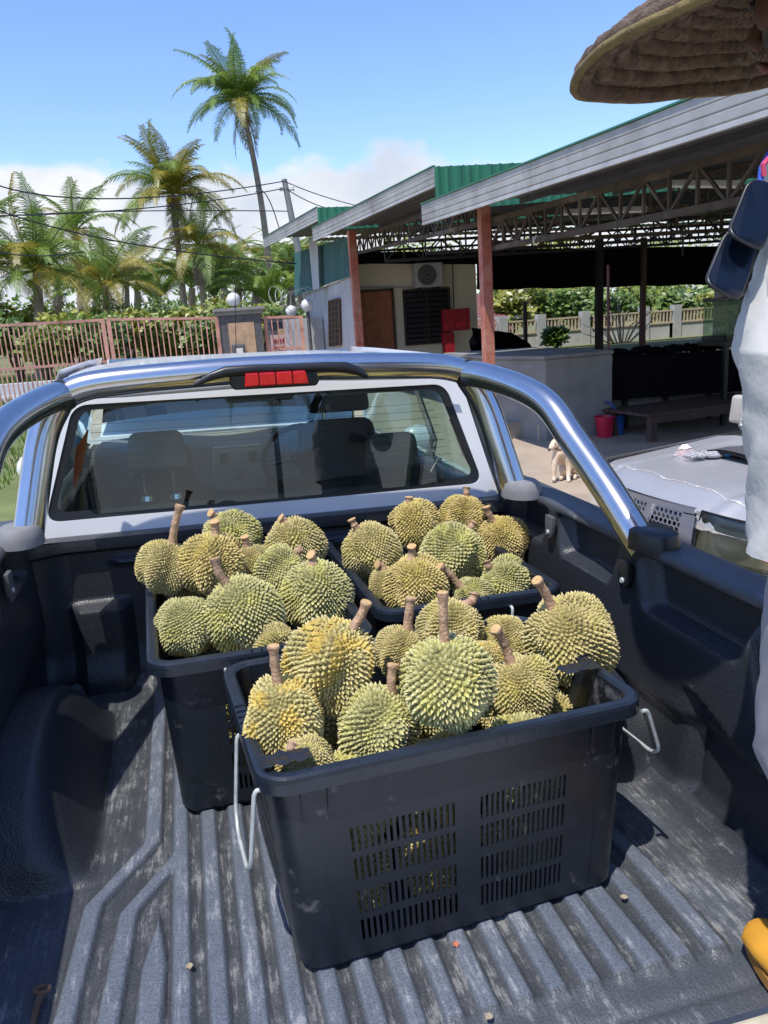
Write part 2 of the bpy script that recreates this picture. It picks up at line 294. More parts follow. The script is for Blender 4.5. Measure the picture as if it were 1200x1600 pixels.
    def build(s, name, m, parent=None, M=I4, smooth=None, bevel=0.0, bseg=2, clean=False, keep=False):
        """verts are authored in frame M (world matrix); they are stored in the parent's frame"""
        me = bpy.data.meshes.new(name)
        if parent is not None:
            root = parent; W_ = PW[root.name]; K = W_.inverted() @ M
        elif keep: K = I4; W_ = M
        else: K = I4; W_ = M
        me.from_pydata([K @ p for p in s.v], [], s.f)
        for mm in (m if isinstance(m, (list, tuple)) else [m]): me.materials.append(mm)
        if isinstance(m, (list, tuple)): me.polygons.foreach_set('material_index', s.mi)
        if bevel or clean or smooth is not None:
            bm = bmesh.new(); bm.from_mesh(me)
            if clean: bmesh.ops.remove_doubles(bm, verts=bm.verts, dist=1e-5)
            if clean: bmesh.ops.recalc_face_normals(bm, faces=bm.faces)
            if bevel:
                ed = [e for e in bm.edges if len(e.link_faces) == 2 and e.calc_face_angle(0) > .6]
                bmesh.ops.bevel(bm, geom=ed, offset=bevel, segments=bseg, affect='EDGES', profile=.6)
            if smooth is not None:
                for fc in bm.faces: fc.smooth = True
                for e in bm.edges:
                    if len(e.link_faces) == 2 and e.calc_face_angle(0) > smooth: e.smooth = False
            bm.to_mesh(me); bm.free()
        o = bpy.data.objects.new(name, me); COL.objects.link(o)
        if parent is not None: o.parent = parent; PW[o.name] = PW[parent.name]
        else: o.matrix_world = W_; PW[o.name] = W_.copy()
        return o
def copy_tree(o, M=None, parent=None):
    c = o.copy(); COL.objects.link(c)
    if parent is not None: c.parent = parent
    PW[c.name] = (M.copy() if M is not None else PW[parent.name])
    if M is not None: c.matrix_world = M
    for ch in [k for k in o.children]: copy_tree(ch, None, c)
    return c
def smooth_path(pts, rad, n=6):
    """round the corners of a polyline with radius-like distance rad"""
    P = [Vector(p) for p in pts]; out = [P[0]]
    for i in range(1, len(P)-1):
        a = P[i]+(P[i-1]-P[i]).normalized()*min(rad, (P[i-1]-P[i]).length*.48); b = P[i]+(P[i+1]-P[i]).normalized()*min(rad, (P[i+1]-P[i]).length*.48)
        for k in range(n+1):
            t = k/n; out.append(a.lerp(P[i], t).lerp(P[i].lerp(b, t), t))
    out.append(P[-1]); return out
def sstep(a, b, x):
    t = max(0, min(1, (x-a)/(b-a))) if a != b else float(x > a); return t*t*(3-2*t)
def skin(name, nodes, edges, m, parent, M, sub=2, root=None):
    me = bpy.data.meshes.new(name); keys = list(nodes); K = PW[parent.name].inverted() @ M
    me.from_pydata([K @ Vector(nodes[k][0]) for k in keys], [(keys.index(a), keys.index(b)) for a, b in edges], [])
    o = bpy.data.objects.new(name, me); COL.objects.link(o)
    md = o.modifiers.new('s', 'SKIN'); md.use_smooth_shade = True
    sv = me.skin_vertices[0].data
    for i, k in enumerate(keys):
        r_ = nodes[k][1]; sv[i].radius = (r_, r_) if not isinstance(r_, tuple) else r_; sv[i].use_root = (k == (root or keys[0]))
    s2 = o.modifiers.new('u', 'SUBSURF'); s2.levels = sub; s2.render_levels = sub
    dg = bpy.context.evaluated_depsgraph_get(); nm = bpy.data.meshes.new_from_object(o.evaluated_get(dg)); bpy.data.objects.remove(o)
    nm.materials.clear(); nm.materials.append(m); nm.name = name
    for p in nm.polygons: p.use_smooth = True
    c = bpy.data.objects.new(name, nm); COL.objects.link(c); c.parent = parent; PW[c.name] = PW[parent.name]; return c

# ================================================================== ground
def ground_z(x, y):
    return .4*sstep(9, 19, y)
g = MB()
xs = [-400, -120, -60]+[-40+i*1.6 for i in range(63)]+[62, 120, 400]; ys = [-300, -100, -40, -20]+[-12+i*1.0 for i in range(60)]+[50, 70, 120, 400, 1200]
g.add([(x, y, ground_z(x, y)+(.02*noise.noise(Vector((x*.3, y*.3, 0))) if abs(x) < 62 and y < 48 else 0)-.012) for y in ys for x in xs],
      [(j*len(xs)+i, j*len(xs)+i+1, (j+1)*len(xs)+i+1, (j+1)*len(xs)+i) for j in range(len(ys)-1) for i in range(len(xs)-1)])
soil = mat('dry_grassy_soil', (0.14, 0.17, 0.05), .95, var=.3, scale=1.2, col2=(.26, .21, .12), patch=(.5, .62), bump=.6, bscale=9)
tag(g.build('ground', soil, smooth=1.0), kind='structure')
g = MB()                                     # concrete yard round the truck and under the shed
def yard(u, v):
    x = -1.9+u*21; y = -9+v*30.2; return Vector((x, y, ground_z(x, y)+.016))
g.grid(yard, 40, 60); yd = g.build('concrete_yard', concrete, smooth=1.0); tag(yd, kind='structure')
g = MB()
g.grid(lambda u, v: Vector((-30+u*34, 20.9+v*3.2, .43)), 20, 4)
road_m = mat('pale_road', (0.36, 0.35, 0.33), .9, var=.15, scale=1.5)
tag(g.build('road', road_m), kind='structure')
# low kerb wall beyond the gate
kb = MB().span((-30, 24.1, .38), (1.0, 24.35, .75)); tag(kb.build('kerb_wall', whitewash, bevel=.02), 'low pale kerb wall on the grass beyond the pink gate', 'kerb')

# ================================================================== white pickup truck (frame: floor of the bed is z = 0)
XC = .24
truck = thing('pickup_truck', 'white pickup truck with open black-lined bed and polished steel roll bar, nearest the camera', 'pickup', T4 @ Matrix.Translation((XC, 1.5, -.8)))
TP = lambda b, n, m, **k: b.build(n, m, truck, T4, **k)

# --- bed liner floor: a height field with the moulded ribs
PER = .0555
def strip(d, hw, e=.0045):                    # raised strip profile from distance to its centre line
    return 1-sstep(hw-e, hw+e, abs(d))
def lerp_path(P, y):                         # centre line u(y) of a bent rib, P = [(y, u)] with falling y
    if y >= P[0][0]: return P[0][1]
    for (y0, u0), (y1, u1) in zip(P, P[1:]):
        if y >= y1: return u0+(u1-u0)*(y0-y)/(y0-y1)
    return P[-1][1]
def rib_h(u, y):
    au = abs(u); h = 0
    end = sstep(.845, .875, y)
    k = round(u/PER)
    if abs(k) <= 6: h = max(h, strip(u-k*PER, .0155)*end)
    P1 = [(1.415, .388), (1.265, .486), (1.03, .503)]; P2 = [(1.36, .336), (1.23, .423), (1.01, .440)]
    h = max(h, strip(au-lerp_path(P1, y), .0165)*end)
    if y < 1.37: h = max(h, strip(au-lerp_path(P2, y), .0165)*end)
    if y < 1.21:
        hw = min(.020, (1.21-y)*.17); h = max(h, strip(au-(.370+(1.21-y)*.05), hw, .005)*end)
    return h
def arch_h(u, y):
    au = abs(u); t = (y-1.675)/.345
    if abs(t) >= 1: return 0
    top = .195*math.sqrt(max(0, 1-abs(t)**2.4)); s = sstep(.485, .61, au)
    return top*s**.8
def floor_h(u, y):
    h = .011*rib_h(u, y); a = arch_h(u, y)
    lip = -.006*math.exp(-((y-.803)/.008)**2)
    au = abs(u); side = .03*sstep(.60, .69, au)**2 if a < .02 else 0
    fr = .045*sstep(2.12, 2.22, y)**2
    return max(h, a)+lip+side+fr
nx, ny = 352, 250
V = []; dust = []; ribv = []
for j in range(ny):
    y = .762+j*(2.222-.762)/(ny-1)
    for i in range(nx):
        u = -.695+i*1.39/(nx-1); h = floor_h(u, y); V.append((XC+u, y, h))
        r_ = rib_h(u, y)
        # dust lies in the grooves and behind the arches, rubbed off by the crates
        dd = .62+.32*noise.noise(Vector((u*4, y*2, 3)))
        if 0.15 < r_ < .85: dd -= .25
        elif r_ <= .15 and abs(u) < .40: dd += .22*noise.noise(Vector((u*30, y*5, 7)))+.08
        if arch_h(u, y) > .01: dd = .12+.15*noise.noise(Vector((u*9, y*9, 1)))
        if y < .87: dd = .52+.3*noise.noise(Vector((u*14, y*14, 5)))
        if abs(u) > .60: dd -= .25*sstep(.6, .68, abs(u))
        dust.append(max(0, min(1, dd)))
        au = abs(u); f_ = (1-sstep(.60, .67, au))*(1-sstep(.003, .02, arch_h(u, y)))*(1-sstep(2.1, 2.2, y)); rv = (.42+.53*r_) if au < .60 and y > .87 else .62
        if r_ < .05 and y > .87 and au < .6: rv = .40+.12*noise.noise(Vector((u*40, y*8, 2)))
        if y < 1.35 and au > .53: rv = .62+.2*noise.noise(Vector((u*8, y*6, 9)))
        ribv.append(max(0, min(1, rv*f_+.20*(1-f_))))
b = MB(); b.v = [Vector(p) for p in V]; b.f = [(j*nx+i, j*nx+i+1, (j+1)*nx+i+1, (j+1)*nx+i) for j in range(ny-1) for i in range(nx-1)]; b.mi = [0]*len(b.f)
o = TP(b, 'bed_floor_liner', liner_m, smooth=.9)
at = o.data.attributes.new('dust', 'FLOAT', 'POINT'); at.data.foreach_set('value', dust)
at = o.data.attributes.new('rib', 'FLOAT', 'POINT'); at.data.foreach_set('value', ribv)  # high values paint the sky's blue sheen on the rib tops

# --- side liners with moulded recesses, cap rail included
def trap(y, z, y0, y1, z0, z1, e):
    return sstep(y0-e, y0, y)*(1-sstep(y1, y1+e, y))*sstep(z0-e*.6, z0, z)*(1-sstep(z1, z1+.012, z))
def wall_d(y, z):
    """how far the liner stands outward from its innermost plane"""
    sl1 = (z-.38)*.35
    d = .045*trap(y, z, 1.575-sl1, 1.765+sl1, .395, .475, .035)
    d += .045*trap(y, z, 1.13-sl1, 1.375+sl1, .385, .475, .04)
    d += .045*trap(y, z, .70, 1.03+sl1, .30, .475, .04)
    d += .045*trap(y, z, 1.93-sl1, 2.10, .395, .475, .03)
    low = 1-sstep(.17, .20, z)
    d += .018*low
    rear = (1-sstep(1.20, 1.26, y))*(1-sstep(.21-.03*math.sin(y*14), .235-.03*math.sin(y*14), z))   # moulded pocket behind the arch
    d += .03*rear
    d += .012*math.exp(-((y-1.22)/.012)**2)*low
    return d
for s in (-1, 1):
    b = MB(); NY, NZ = 180, 64
    prof_top = [(.690, .500), (.694, .508), (.702, .512), (.765, .512), (.782, .508), (.790, .496), (.790, .468)]
    ring = [('w', k/(NZ-1)*.5) for k in range(NZ)]+[('t', p) for p in prof_top[1:]]
    V = []
    for j in range(NY):
        y = .762+j*(2.222-.762)/(NY-1)
        for kd, q in ring:
            if kd == 'w':
                base = .668+.020*sstep(0, .5, q)+.004; d = wall_d(y, q)*(1-sstep(.488, .5, q)); cr_ = .028*(1-sstep(0, .05, q))
                V.append((XC+s*(base-cr_+d-(.0)), y, max(q, .0)))
            else: V.append((XC+s*(q[0]+.002), y, q[1]))
    n = len(ring); b.v = [Vector(p) for p in V]
    b.f = [(j*n+i, j*n+i+1, (j+1)*n+i+1, (j+1)*n+i) if s < 0 else (j*n+i, (j+1)*n+i, (j+1)*n+i+1, j*n+i+1) for j in range(NY-1) for i in range(n-1)]; b.mi = [0]*len(b.f)
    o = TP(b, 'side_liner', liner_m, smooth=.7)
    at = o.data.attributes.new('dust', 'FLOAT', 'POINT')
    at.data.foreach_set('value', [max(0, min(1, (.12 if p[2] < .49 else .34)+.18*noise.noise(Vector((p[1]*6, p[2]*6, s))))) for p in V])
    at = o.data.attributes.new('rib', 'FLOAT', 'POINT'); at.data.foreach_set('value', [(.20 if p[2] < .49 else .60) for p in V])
# --- front liner
def front_p(u, v):
    x = -.694+u*1.388; z = v*.443
    p = .022*sstep(.400, .412, z)                                        # top lip
    p += .020*math.exp(-((z-.368)/.010)**2)*sstep(-.50, -.46, x)*(1-sstep(.46, .50, x))
    p += .022*math.exp(-((z-.33)/.012)**2)*sstep(-.32, -.24, x)*(1-sstep(.2, .3, x))
    q = sstep(-.62, -.58, x)*(1-sstep(-.48, -.44, x)); q2 = sstep(.44, .48, x)*(1-sstep(.58, .62, x))
    p += .05*(q+q2)*(1-sstep(.235, .262, z))
    p += .03*(1-sstep(.03, .12, z))
    p += .035*(sstep(.60, .69, abs(x)))
    for dx in (-.2, .05, .3): p += .006*(1-sstep(.004, .01, abs(x-dx-.3*(z-.2))))*(1-sstep(.3, .34, z))
    return Vector((XC+x, 2.222-p, z))
b = MB(); b.grid(front_p, 150, 70); b.grid(lambda u, v: Vector((XC-.694+u*1.388, 2.20+v*.06, .443+.004*math.sin(v*PI))), 30, 4)
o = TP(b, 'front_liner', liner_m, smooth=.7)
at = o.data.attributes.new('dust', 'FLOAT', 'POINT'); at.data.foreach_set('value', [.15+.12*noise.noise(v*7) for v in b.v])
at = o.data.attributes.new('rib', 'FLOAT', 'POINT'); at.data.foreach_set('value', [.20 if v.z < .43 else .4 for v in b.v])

# rail tops carry the same painted sky sheen as the rib tops
# --- tie-down plates
for s, y, z in ((1, 1.83, .448), (1, 1.46, .430), (-1, 1.86, .440), (-1, 1.46, .43)):
    b = MB(); x = XC+s*.684
    pl = [(0, -.021, .030), (0, .021, .030), (0, .021, -.014), (0, .014, -.028), (0, 0, -.034), (0, -.014, -.028), (0, -.021, -.014)]
    b.prism([(x+p[0], y+p[1], z+p[2]) for p in pl], (-s*.012, 0, 0)); o = TP(b, 'tie_down_plate', black_trim if y < 1.6 else mat('worn_grey_trim', (.10, .10, .105), .6, var=.2), bevel=.003, clean=True, smooth=.6)
    c = MB(); c.lathe([(.0001, .004), (.006, .004), (.007, 0)], (x-s*.012, y, z-.014), 10, M=Matrix.Rotation(-s*PI/2, 3, 'Y')); c.build('bolt', galv, o, T4, smooth=.6)
# rusty hook stud on the floor at the rear left
b = MB(); c0 = ty(62, 1530, 1.09); c0.z = .004
b.tube([c0+Vector((0, 0, .01))+Vector((math.cos(t)*.011, math.sin(t)*.006, 0)) for t in [k*PI/6 for k in range(12)]], .004, 8, closed=True); b.bar(c0+Vector((0, -.008, .01)), c0+Vector((-.004, -.07, .008)), .008, .006)
TP(b, 'rusty_hook', mat('rusty_bolt', (.18, .11, .07), .8, .3, var=.3, scale=60), smooth=.6)

# --- outer body
for s in (-1, 1):
    b = MB(); pr = [(.790, .49), (.80, .44), (.812, .25), (.815, 0), (.80, -.20), (.77, -.34)]
    V = []; ysb = [.70+.04*k for k in range(42)]
    for y in ysb:
        for x, z in pr:
            cut = math.sqrt(max(0, .40**2-(y-1.62)**2))-.42
            V.append((XC+s*x, y, max(z, cut) if z < cut and abs(y-1.62) < .40 else z))
    n = len(pr); b.v = [Vector(p) for p in V]; b.f = [(j*n+i, j*n+i+1, (j+1)*n+i+1, (j+1)*n+i) for j in range(len(ysb)-1) for i in range(n-1)]; b.mi = [0]*len(b.f)
    b.span((XC+s*.705, .70, -.3), (XC+s*.80, .757, .49))
    TP(b, 'bed_side_panel', white_paint, smooth=.6)
    b = MB(); b.lathe([(.0001, 0), (.018, 0), (.026, .01), (.026, .05), (.02, .06), (.0001, .06)], (XC+s*.80, .69, .12), 12); TP(b, 'tail_lamp', mat('red_lens', (.45, .01, .01), .2), smooth=.6)
b = MB().span((XC-.70, .715, -.10), (XC+.70, .757, -.004)); TP(b, 'rear_sill', mat('worn_cream_sill', (.52, .48, .38), .5, var=.15, scale=20, col2=(.25, .12, .06), patch=(.6, .7)), bevel=.006)
b = MB().span((XC-.69, .22, -.075), (XC+.69, .708, -.022)); b.span((XC-.66, .26, -.024), (XC+.66, .69, -.014))
TP(b, 'tailgate', white_paint, bevel=.006)
b = MB(); b.span((XC-.72, .4, -.52), (XC+.72, .58, -.38)); TP(b, 'rear_bumper', chrome, bevel=.03)
b = MB(); b.span((XC-.45, .7, -.45), (XC-.33, 5.4, -.3)); b.span((XC+.33, .7, -.45), (XC+.45, 5.4, -.3)); TP(b, 'chassis', dark_steel)

# --- cab: rear panel with the window opening
def rloop(hb, ht, zb, zt, r, n=12, yf=None):
    """rounded trapezoid, counterclockwise seen from behind; returns (u, z)"""
    cs = [(-hb, zb), (hb, zb), (ht, zt), (-ht, zt)]; out = []
    for i in range(4):
        p0, p, p1 = Vector(cs[i-1]), Vector(cs[i]), Vector(cs[(i+1) % 4]); a = p+(p0-p).normalized()*r; c_ = p+(p1-p).normalized()*r
        for k in range(n+1):
            t = k/n; out.append(a.lerp(p, t).lerp(p.lerp(c_, t), t))
    return out
def rear_y(u, z): return 2.255+.16*(z-.45)-.022*(1-(u/.7)**2)
def L3(loop, dy=0): return [(XC+p.x, rear_y(p.x, p.y)+dy, p.y) for p in loop]
def bridge(b, A, B, mi=0):
    n = len(A); return b.add(A+B, [(i, (i+1) % n, n+(i+1) % n, n+i) for i in range(n)], mi)
outer = rloop(.728, .60, .40, .87, .07); win = rloop(.655, .548, .488, .806, .045); fr_in = rloop(.628, .527, .512, .790, .035)
b = MB(); mid = [o_.lerp(i_, .5) for o_, i_ in zip(outer, win)]
O3 = [(x+(-.0), y+.045, z) for x, y, z in L3(outer)]; O2 = [(XC+(x-XC)*1.01, y+.14, z+(.012 if z > .8 else 0)) for x, y, z in L3(outer)]
bridge(b, O2, O3); bridge(b, O3, L3(rloop(.714, .588, .412, .858, .065))); bridge(b, L3(rloop(.714, .588, .412, .858, .065)), L3(win)); bridge(b, L3(win), L3(win, .012))
TP(b, 'cab_rear_panel', white_paint, smooth=.8, clean=True)
b = MB(); bridge(b, L3(win, .004), L3(fr_in, .006)); bridge(b, L3(fr_in, .006), L3(fr_in, .012)); TP(b, 'window_seal', black_trim, smooth=.5, clean=True)
b = MB(); b.grid(lambda u, v: Vector((XC+(.636-.098*v)*(2*u-1), rear_y((.636-.098*v)*(2*u-1), .50+.30*v)+.009, .50+.30*v)), 24, 6)
rg = TP(b, 'rear_window', rear_glass, smooth=1.0)
for k in range(9):                                                      # heating wires
    z = .565+k*.023; hw = .572-.33*(z-.535); c = MB(); c.tube([(XC+hw*(2*t/16-1), rear_y(hw*(2*t/16-1), z)+.0115, z) for t in range(17)], .0006, 4); c.build('heating_wire', black_trim, rg, T4)
# --- roof, pillars, doors
def roofp(u, v):
    y = 2.34+v*1.62; hw = .52+.115*sstep(2.3, 3.0, y)-.03*sstep(3.5, 4, y); x = (2*u-1)
    return Vector((XC+x*hw, y, .852+.030*(1-x**4)*1.0+.006*math.sin(v*PI)-.05*max(0, v-.8)**2*20*.4-(.03*(1-v/.04) if v < .04 else 0)))
b = MB(); b.grid(roofp, 24, 30); b.grid(lambda u, v: roofp(u, v)-Vector((0, 0, .03)), 24, 30, mi=1)
TP(b, 'roof', [white_paint, mat('grey_headliner', (.30, .29, .27), .9)], smooth=.9)
for s in (-1, 1):
    def sidep(y, z): return Vector((XC+s*((.585+.05*sstep(2.3, 2.8, y)-.03*sstep(3.5, 4, y))+(.885-z)*.38 if z > .42 else .765+.05*sstep(.42, .1, z)), y, z))
    b = MB()
    zz = [.885, .84]                                                     # roof rail
    b.grid(lambda u, v: sidep(2.34+u*1.62, .885-v*.05), 24, 3)
    for y0, y1, yb0, yb1 in ((2.30, 2.42, 2.30, 2.40), (3.05, 3.13, 3.10, 3.22)):     # pillars
        b.grid(lambda u, v: sidep((y0+(y1-y0)*u)*(1-v)+(yb0+(yb1-yb0)*u)*v, .84-v*.42), 3, 6)
    b.grid(lambda u, v: sidep((3.82+.10*u)*(1-v)+(4.40+.10*u)*v, .84-v*.42), 3, 8)
    TP(b, 'side_pillars', white_paint, smooth=.9)
    for (y0, y1, nm) in ((2.31, 3.16, 'rear_door'), (3.168, 4.42, 'front_door')):
        b = MB(); b.grid(lambda u, v: sidep(y0+(y1-y0)*u, .42-v*.80) if v > 0 else sidep(y0+(y1-y0)*u, .4205), 10, 14); d = TP(b, nm, white_paint, smooth=.9)
        c = MB(); c.grid(lambda u, v: (lambda yy0, yy1: sidep(yy0+(yy1-yy0)*u, .84-v*.42)-Vector((s*.008, 0, 0)))((2.42 if nm == 'rear_door' else 3.13), (3.05+.05*v if nm == 'rear_door' else 3.82+.58*v)), 8, 6); c.build('door_glass', side_glass, d, T4, smooth=1.0)
        c = MB(); c.box((XC+s*.822, y0+.12, .30), (.02, .14, .03)); c.build('door_handle', chrome, d, T4, bevel=.006)
    b = MB(); b.sphere((XC+s*.98, 4.05, .36), (.10, .06, .085), 14, 8); b.bar((XC+s*.78, 4.1, .33), (XC+s*.93, 4.07, .34), .04, .03); TP(b, 'door_mirror', white_paint, smooth=.8)
    b = MB(); b.grid(lambda u, v: Vector((XC+s*(.80+.02*math.sin(v*PI)), 4.42+u*1.15, .36-.02*u-v*.72)), 10, 8); TP(b, 'front_wing', white_paint, smooth=.9)
b = MB(); b.grid(lambda u, v: Vector((XC+(2*u-1)*(.58+.14*v), 3.90+v*.62-.06*(1-(2*u-1)**2)*0+.05*(1-(2*u-1)**2), .875-v*.44)), 16, 10); TP(b, 'windscreen', side_glass, smooth=1.0)
b = MB(); b.grid(lambda u, v: Vector((XC+(2*u-1)*.78, 4.45+v*1.15, .43-.03*v-.05*v**4-.03*(2*u-1)**4)), 16, 12); TP(b, 'bonnet', white_paint, smooth=.9)
b = MB(); b.grid(lambda u, v: Vector((XC+(2*u-1)*.80, 5.58+.05*(1-(2*u-1)**2), .36-v*.72)), 12, 6); TP(b, 'front_panel', white_paint, smooth=.9)
for s in (-1, 1):
    for y in (1.62, 5.0):
        M_ = Matrix.Rotation(PI/2, 3, 'Y')
        b = MB(); b.lathe([(.22, -.12), (.33, -.12), (.37, -.09), (.375, 0), (.37, .09), (.33, .12), (.22, .12)], (XC+s*.70, y, -.425), 28, M=M_); wh = TP(b, 'wheel', rubber, smooth=.7)
        c = MB(); c.lathe([(.0001, .03), (.06, .05), (.10, .03), (.20, .04), (.22, .11), (.22, -.11), (.0001, -.11)], (XC+s*.70, y, -.425), 20, M=Matrix.Rotation(s*PI/2, 3, 'Y')); c.build('rim', silver_paint, wh, T4, smooth=.7)
# --- interior
b = MB(); b.span((XC-.72, 2.32, -.25), (XC+.72, 4.3, -.2)); b.span((XC-.72, 2.30, -.25), (XC+.72, 2.33, .40)); TP(b, 'cab_floor', dark_fabric)
b = MB(); b.grid(lambda u, v: Vector((XC+(2*u-1)*.62, 2.35+.16*v, .44+.03*math.sin(v*PI)*(1-(2*u-1)**8))), 20, 6); b.span((XC-.62, 2.40, -.1), (XC+.62, 2.52, .445)); b.span((XC-.62, 2.52, -.1), (XC+.62, 3.0, .08))
TP(b, 'rear_seat', grey_fabric, smooth=.6, bevel=.012)
def hrest(x, y, z, w_, h_, m_, nm='headrest', post=.12):
    b = MB(); b.box((x, y, z), (w_, .085, h_), tp=(.86, .8)); o = TP(b, nm, m_, bevel=.03, bseg=4, smooth=1.2)
    for s in (-1, 1):
        c = MB(); c.tube([(x+s*w_*.24, y, z-h_*.45), (x+s*w_*.24, y+.005, z-h_*.5-post)], .0065, 8); c.lathe([(.02, 0), (.016, .015)], (x+s*w_*.24, y+.005, z-h_*.5-post), 10); c.build('post', steel, o, T4, smooth=.6)
for cx in (245, 612):
    p = ty(cx, 703, 2.47); hrest(p.x, 2.47, p.z, .185, .115, grey_fabric, post=.10)
for cx, m_ in ((255, dark_fabric), (527, dark_fabric)):
    p = ty(cx, 675, 3.15)
    b = MB(); b.box((p.x, 3.12, .26 if cx > 300 else .02), (.46, .13, .72), tp=(.62, .8)); b.box((p.x, 3.38, -.02), (.48, .5, .14)); TP(b, 'front_seat', m_, bevel=.05, bseg=4, smooth=1.2)
    hrest(p.x, 3.11, .735 if cx > 300 else .47, .26 if cx > 300 else .22, .17, m_, 'front_headrest', .05)
b = MB(); b.grid(lambda u, v: Vector((XC+(2*u-1)*.70, 3.80+.55*v, .26+.17*sstep(0, .35, v)+.015*math.sin(u*9))), 30, 12); b.span((XC-.70, 3.84, -.2), (XC+.70, 4.3, .26)); b.span((XC-.14, 3.3, -.2), (XC+.10, 3.86, .05))
TP(b, 'dashboard', mat('charcoal_dash', (.13, .135, .14), .6, var=.1), smooth=.6)
b = MB(); b.box((XC-.02, 3.80, .33), (.26, .04, .22), tp=(.9, 1)); o = TP(b, 'centre_console', mat('silver_console', (.50, .51, .52), .4, .2), bevel=.012, smooth=.7)
c = MB(); c.lathe([(.0001, .016), (.022, .014), (.028, 0)], (XC-.02, 3.775, .30), 14, M=Matrix.Rotation(PI/2, 3, 'X')); c.build('dial', chrome, o, T4, smooth=.6)
c = MB(); [c.box((XC-.02+k*.05, 3.774, .385), (.036, .01, .05)) for k in (-1.4, 1.4)]; c.build('vent', black_trim, o, T4)
b = MB(); b.box((-.24, 3.80, .36), (.10, .05, .17)); o = TP(b, 'side_console', mat('silver_console', (.25,)*3), bevel=.012, smooth=.7); c = MB(); [c.box((-.24, 3.772, .40-k*.035), (.06, .01, .022)) for k in range(3)]; c.build('vent', black_trim, o, T4)
p = ty(470, 715, 3.66); b = MB(); Mr = Matrix.Rotation(R(-65), 3, 'X')
b.tube([p+Mr @ Vector((.18*math.cos(t*PI/16), .18*math.sin(t*PI/16), 0)) for t in range(32)], .014, 8, closed=True); [b.bar(p, p+Mr @ Vector((.17*math.cos(a), .17*math.sin(a), 0)), .03, .015) for a in (.2, PI-.2, -PI/2)]; b.sphere(p, .05, 10, 6)
TP(b, 'steering_wheel', black_trim, smooth=.7)
p = ty(500, 632, 3.55); b = MB(); b.box((p.x, p.y, .83), (.24, .03, .07)); TP(b, 'interior_mirror', black_trim, bevel=.012)
for s in (-1, 1):
    b = MB(); b.grid(lambda u, v: Vector((XC+s*(.70-.02*v), 2.5+u*1.5, -.15+v*.56)), 6, 5); TP(b, 'door_trim', mat('charcoal_dash', (.05,)*3))
    b = MB(); b.box((XC+s*.30, 3.8, .835), (.36, .14, .018)); TP(b, 'sun_visor', mat('grey_headliner', (.3,)*3), bevel=.008)
# --- third brake light and the black moulding
p0, p1 = ty(360, 595, 2.04), ty(500, 589, 2.04)
zc = (p0.z+p1.z)/2; xc_ = (p0.x+p1.x)/2
b = MB(); b.prism([(xc_+x, 2.045, zc+z) for x, z in ((-.108, -.024), (.108, -.024), (.118, -.010), (.104, .023), (.085, .027), (-.085, .027), (-.104, .023), (-.118, -.010))], (0, .12, 0)); bl = TP(b, 'brake_light', black_trim, bevel=.006, clean=True, smooth=.6)
lens_red = mat('red_brake_lens', (.62, .008, .015), .12, var=.25, scale=60, coat=.8)
for k in range(4):
    c = MB(); x0 = xc_-.086+k*.0435; c.prism([(x0+(.004 if k == 0 else 0), 2.030, zc-.016), (x0+.041, 2.030, zc-.016), (x0+.041-(.008 if k == 3 else 0), 2.030, zc+.018), (x0+(.008 if k == 0 else 0), 2.030, zc+.018)], (0, .02, 0)); c.build('lens', lens_red, bl, T4, bevel=.003)
A = [ty(x, y, 2.045) for x, y in ((300, 603), (330, 588), (352, 581), (400, 577), (450, 575), (505, 573), (540, 574), (560, 580), (576, 590))]
b = MB(); V = []; rr = [.004, .009, .012, .011, .010, .011, .013, .010, .004]
b.tube(A, rr, 10, sq=1.2); TP(b, 'roof_moulding', black_trim, smooth=.8)
b = MB(); V = [(XC-.57, .842), (XC-.40, .845), (XC-.10, .855), (xc_, .872), (XC+.25, .858), (XC+.56, .842)]
b.tube([(x, 2.262+.0*x, z-.012) for x, z in V], [.006, .010, .014, .014, .012, .006], 8, sq=1.0); TP(b, 'roof_drip_strip', white_paint, smooth=.8)

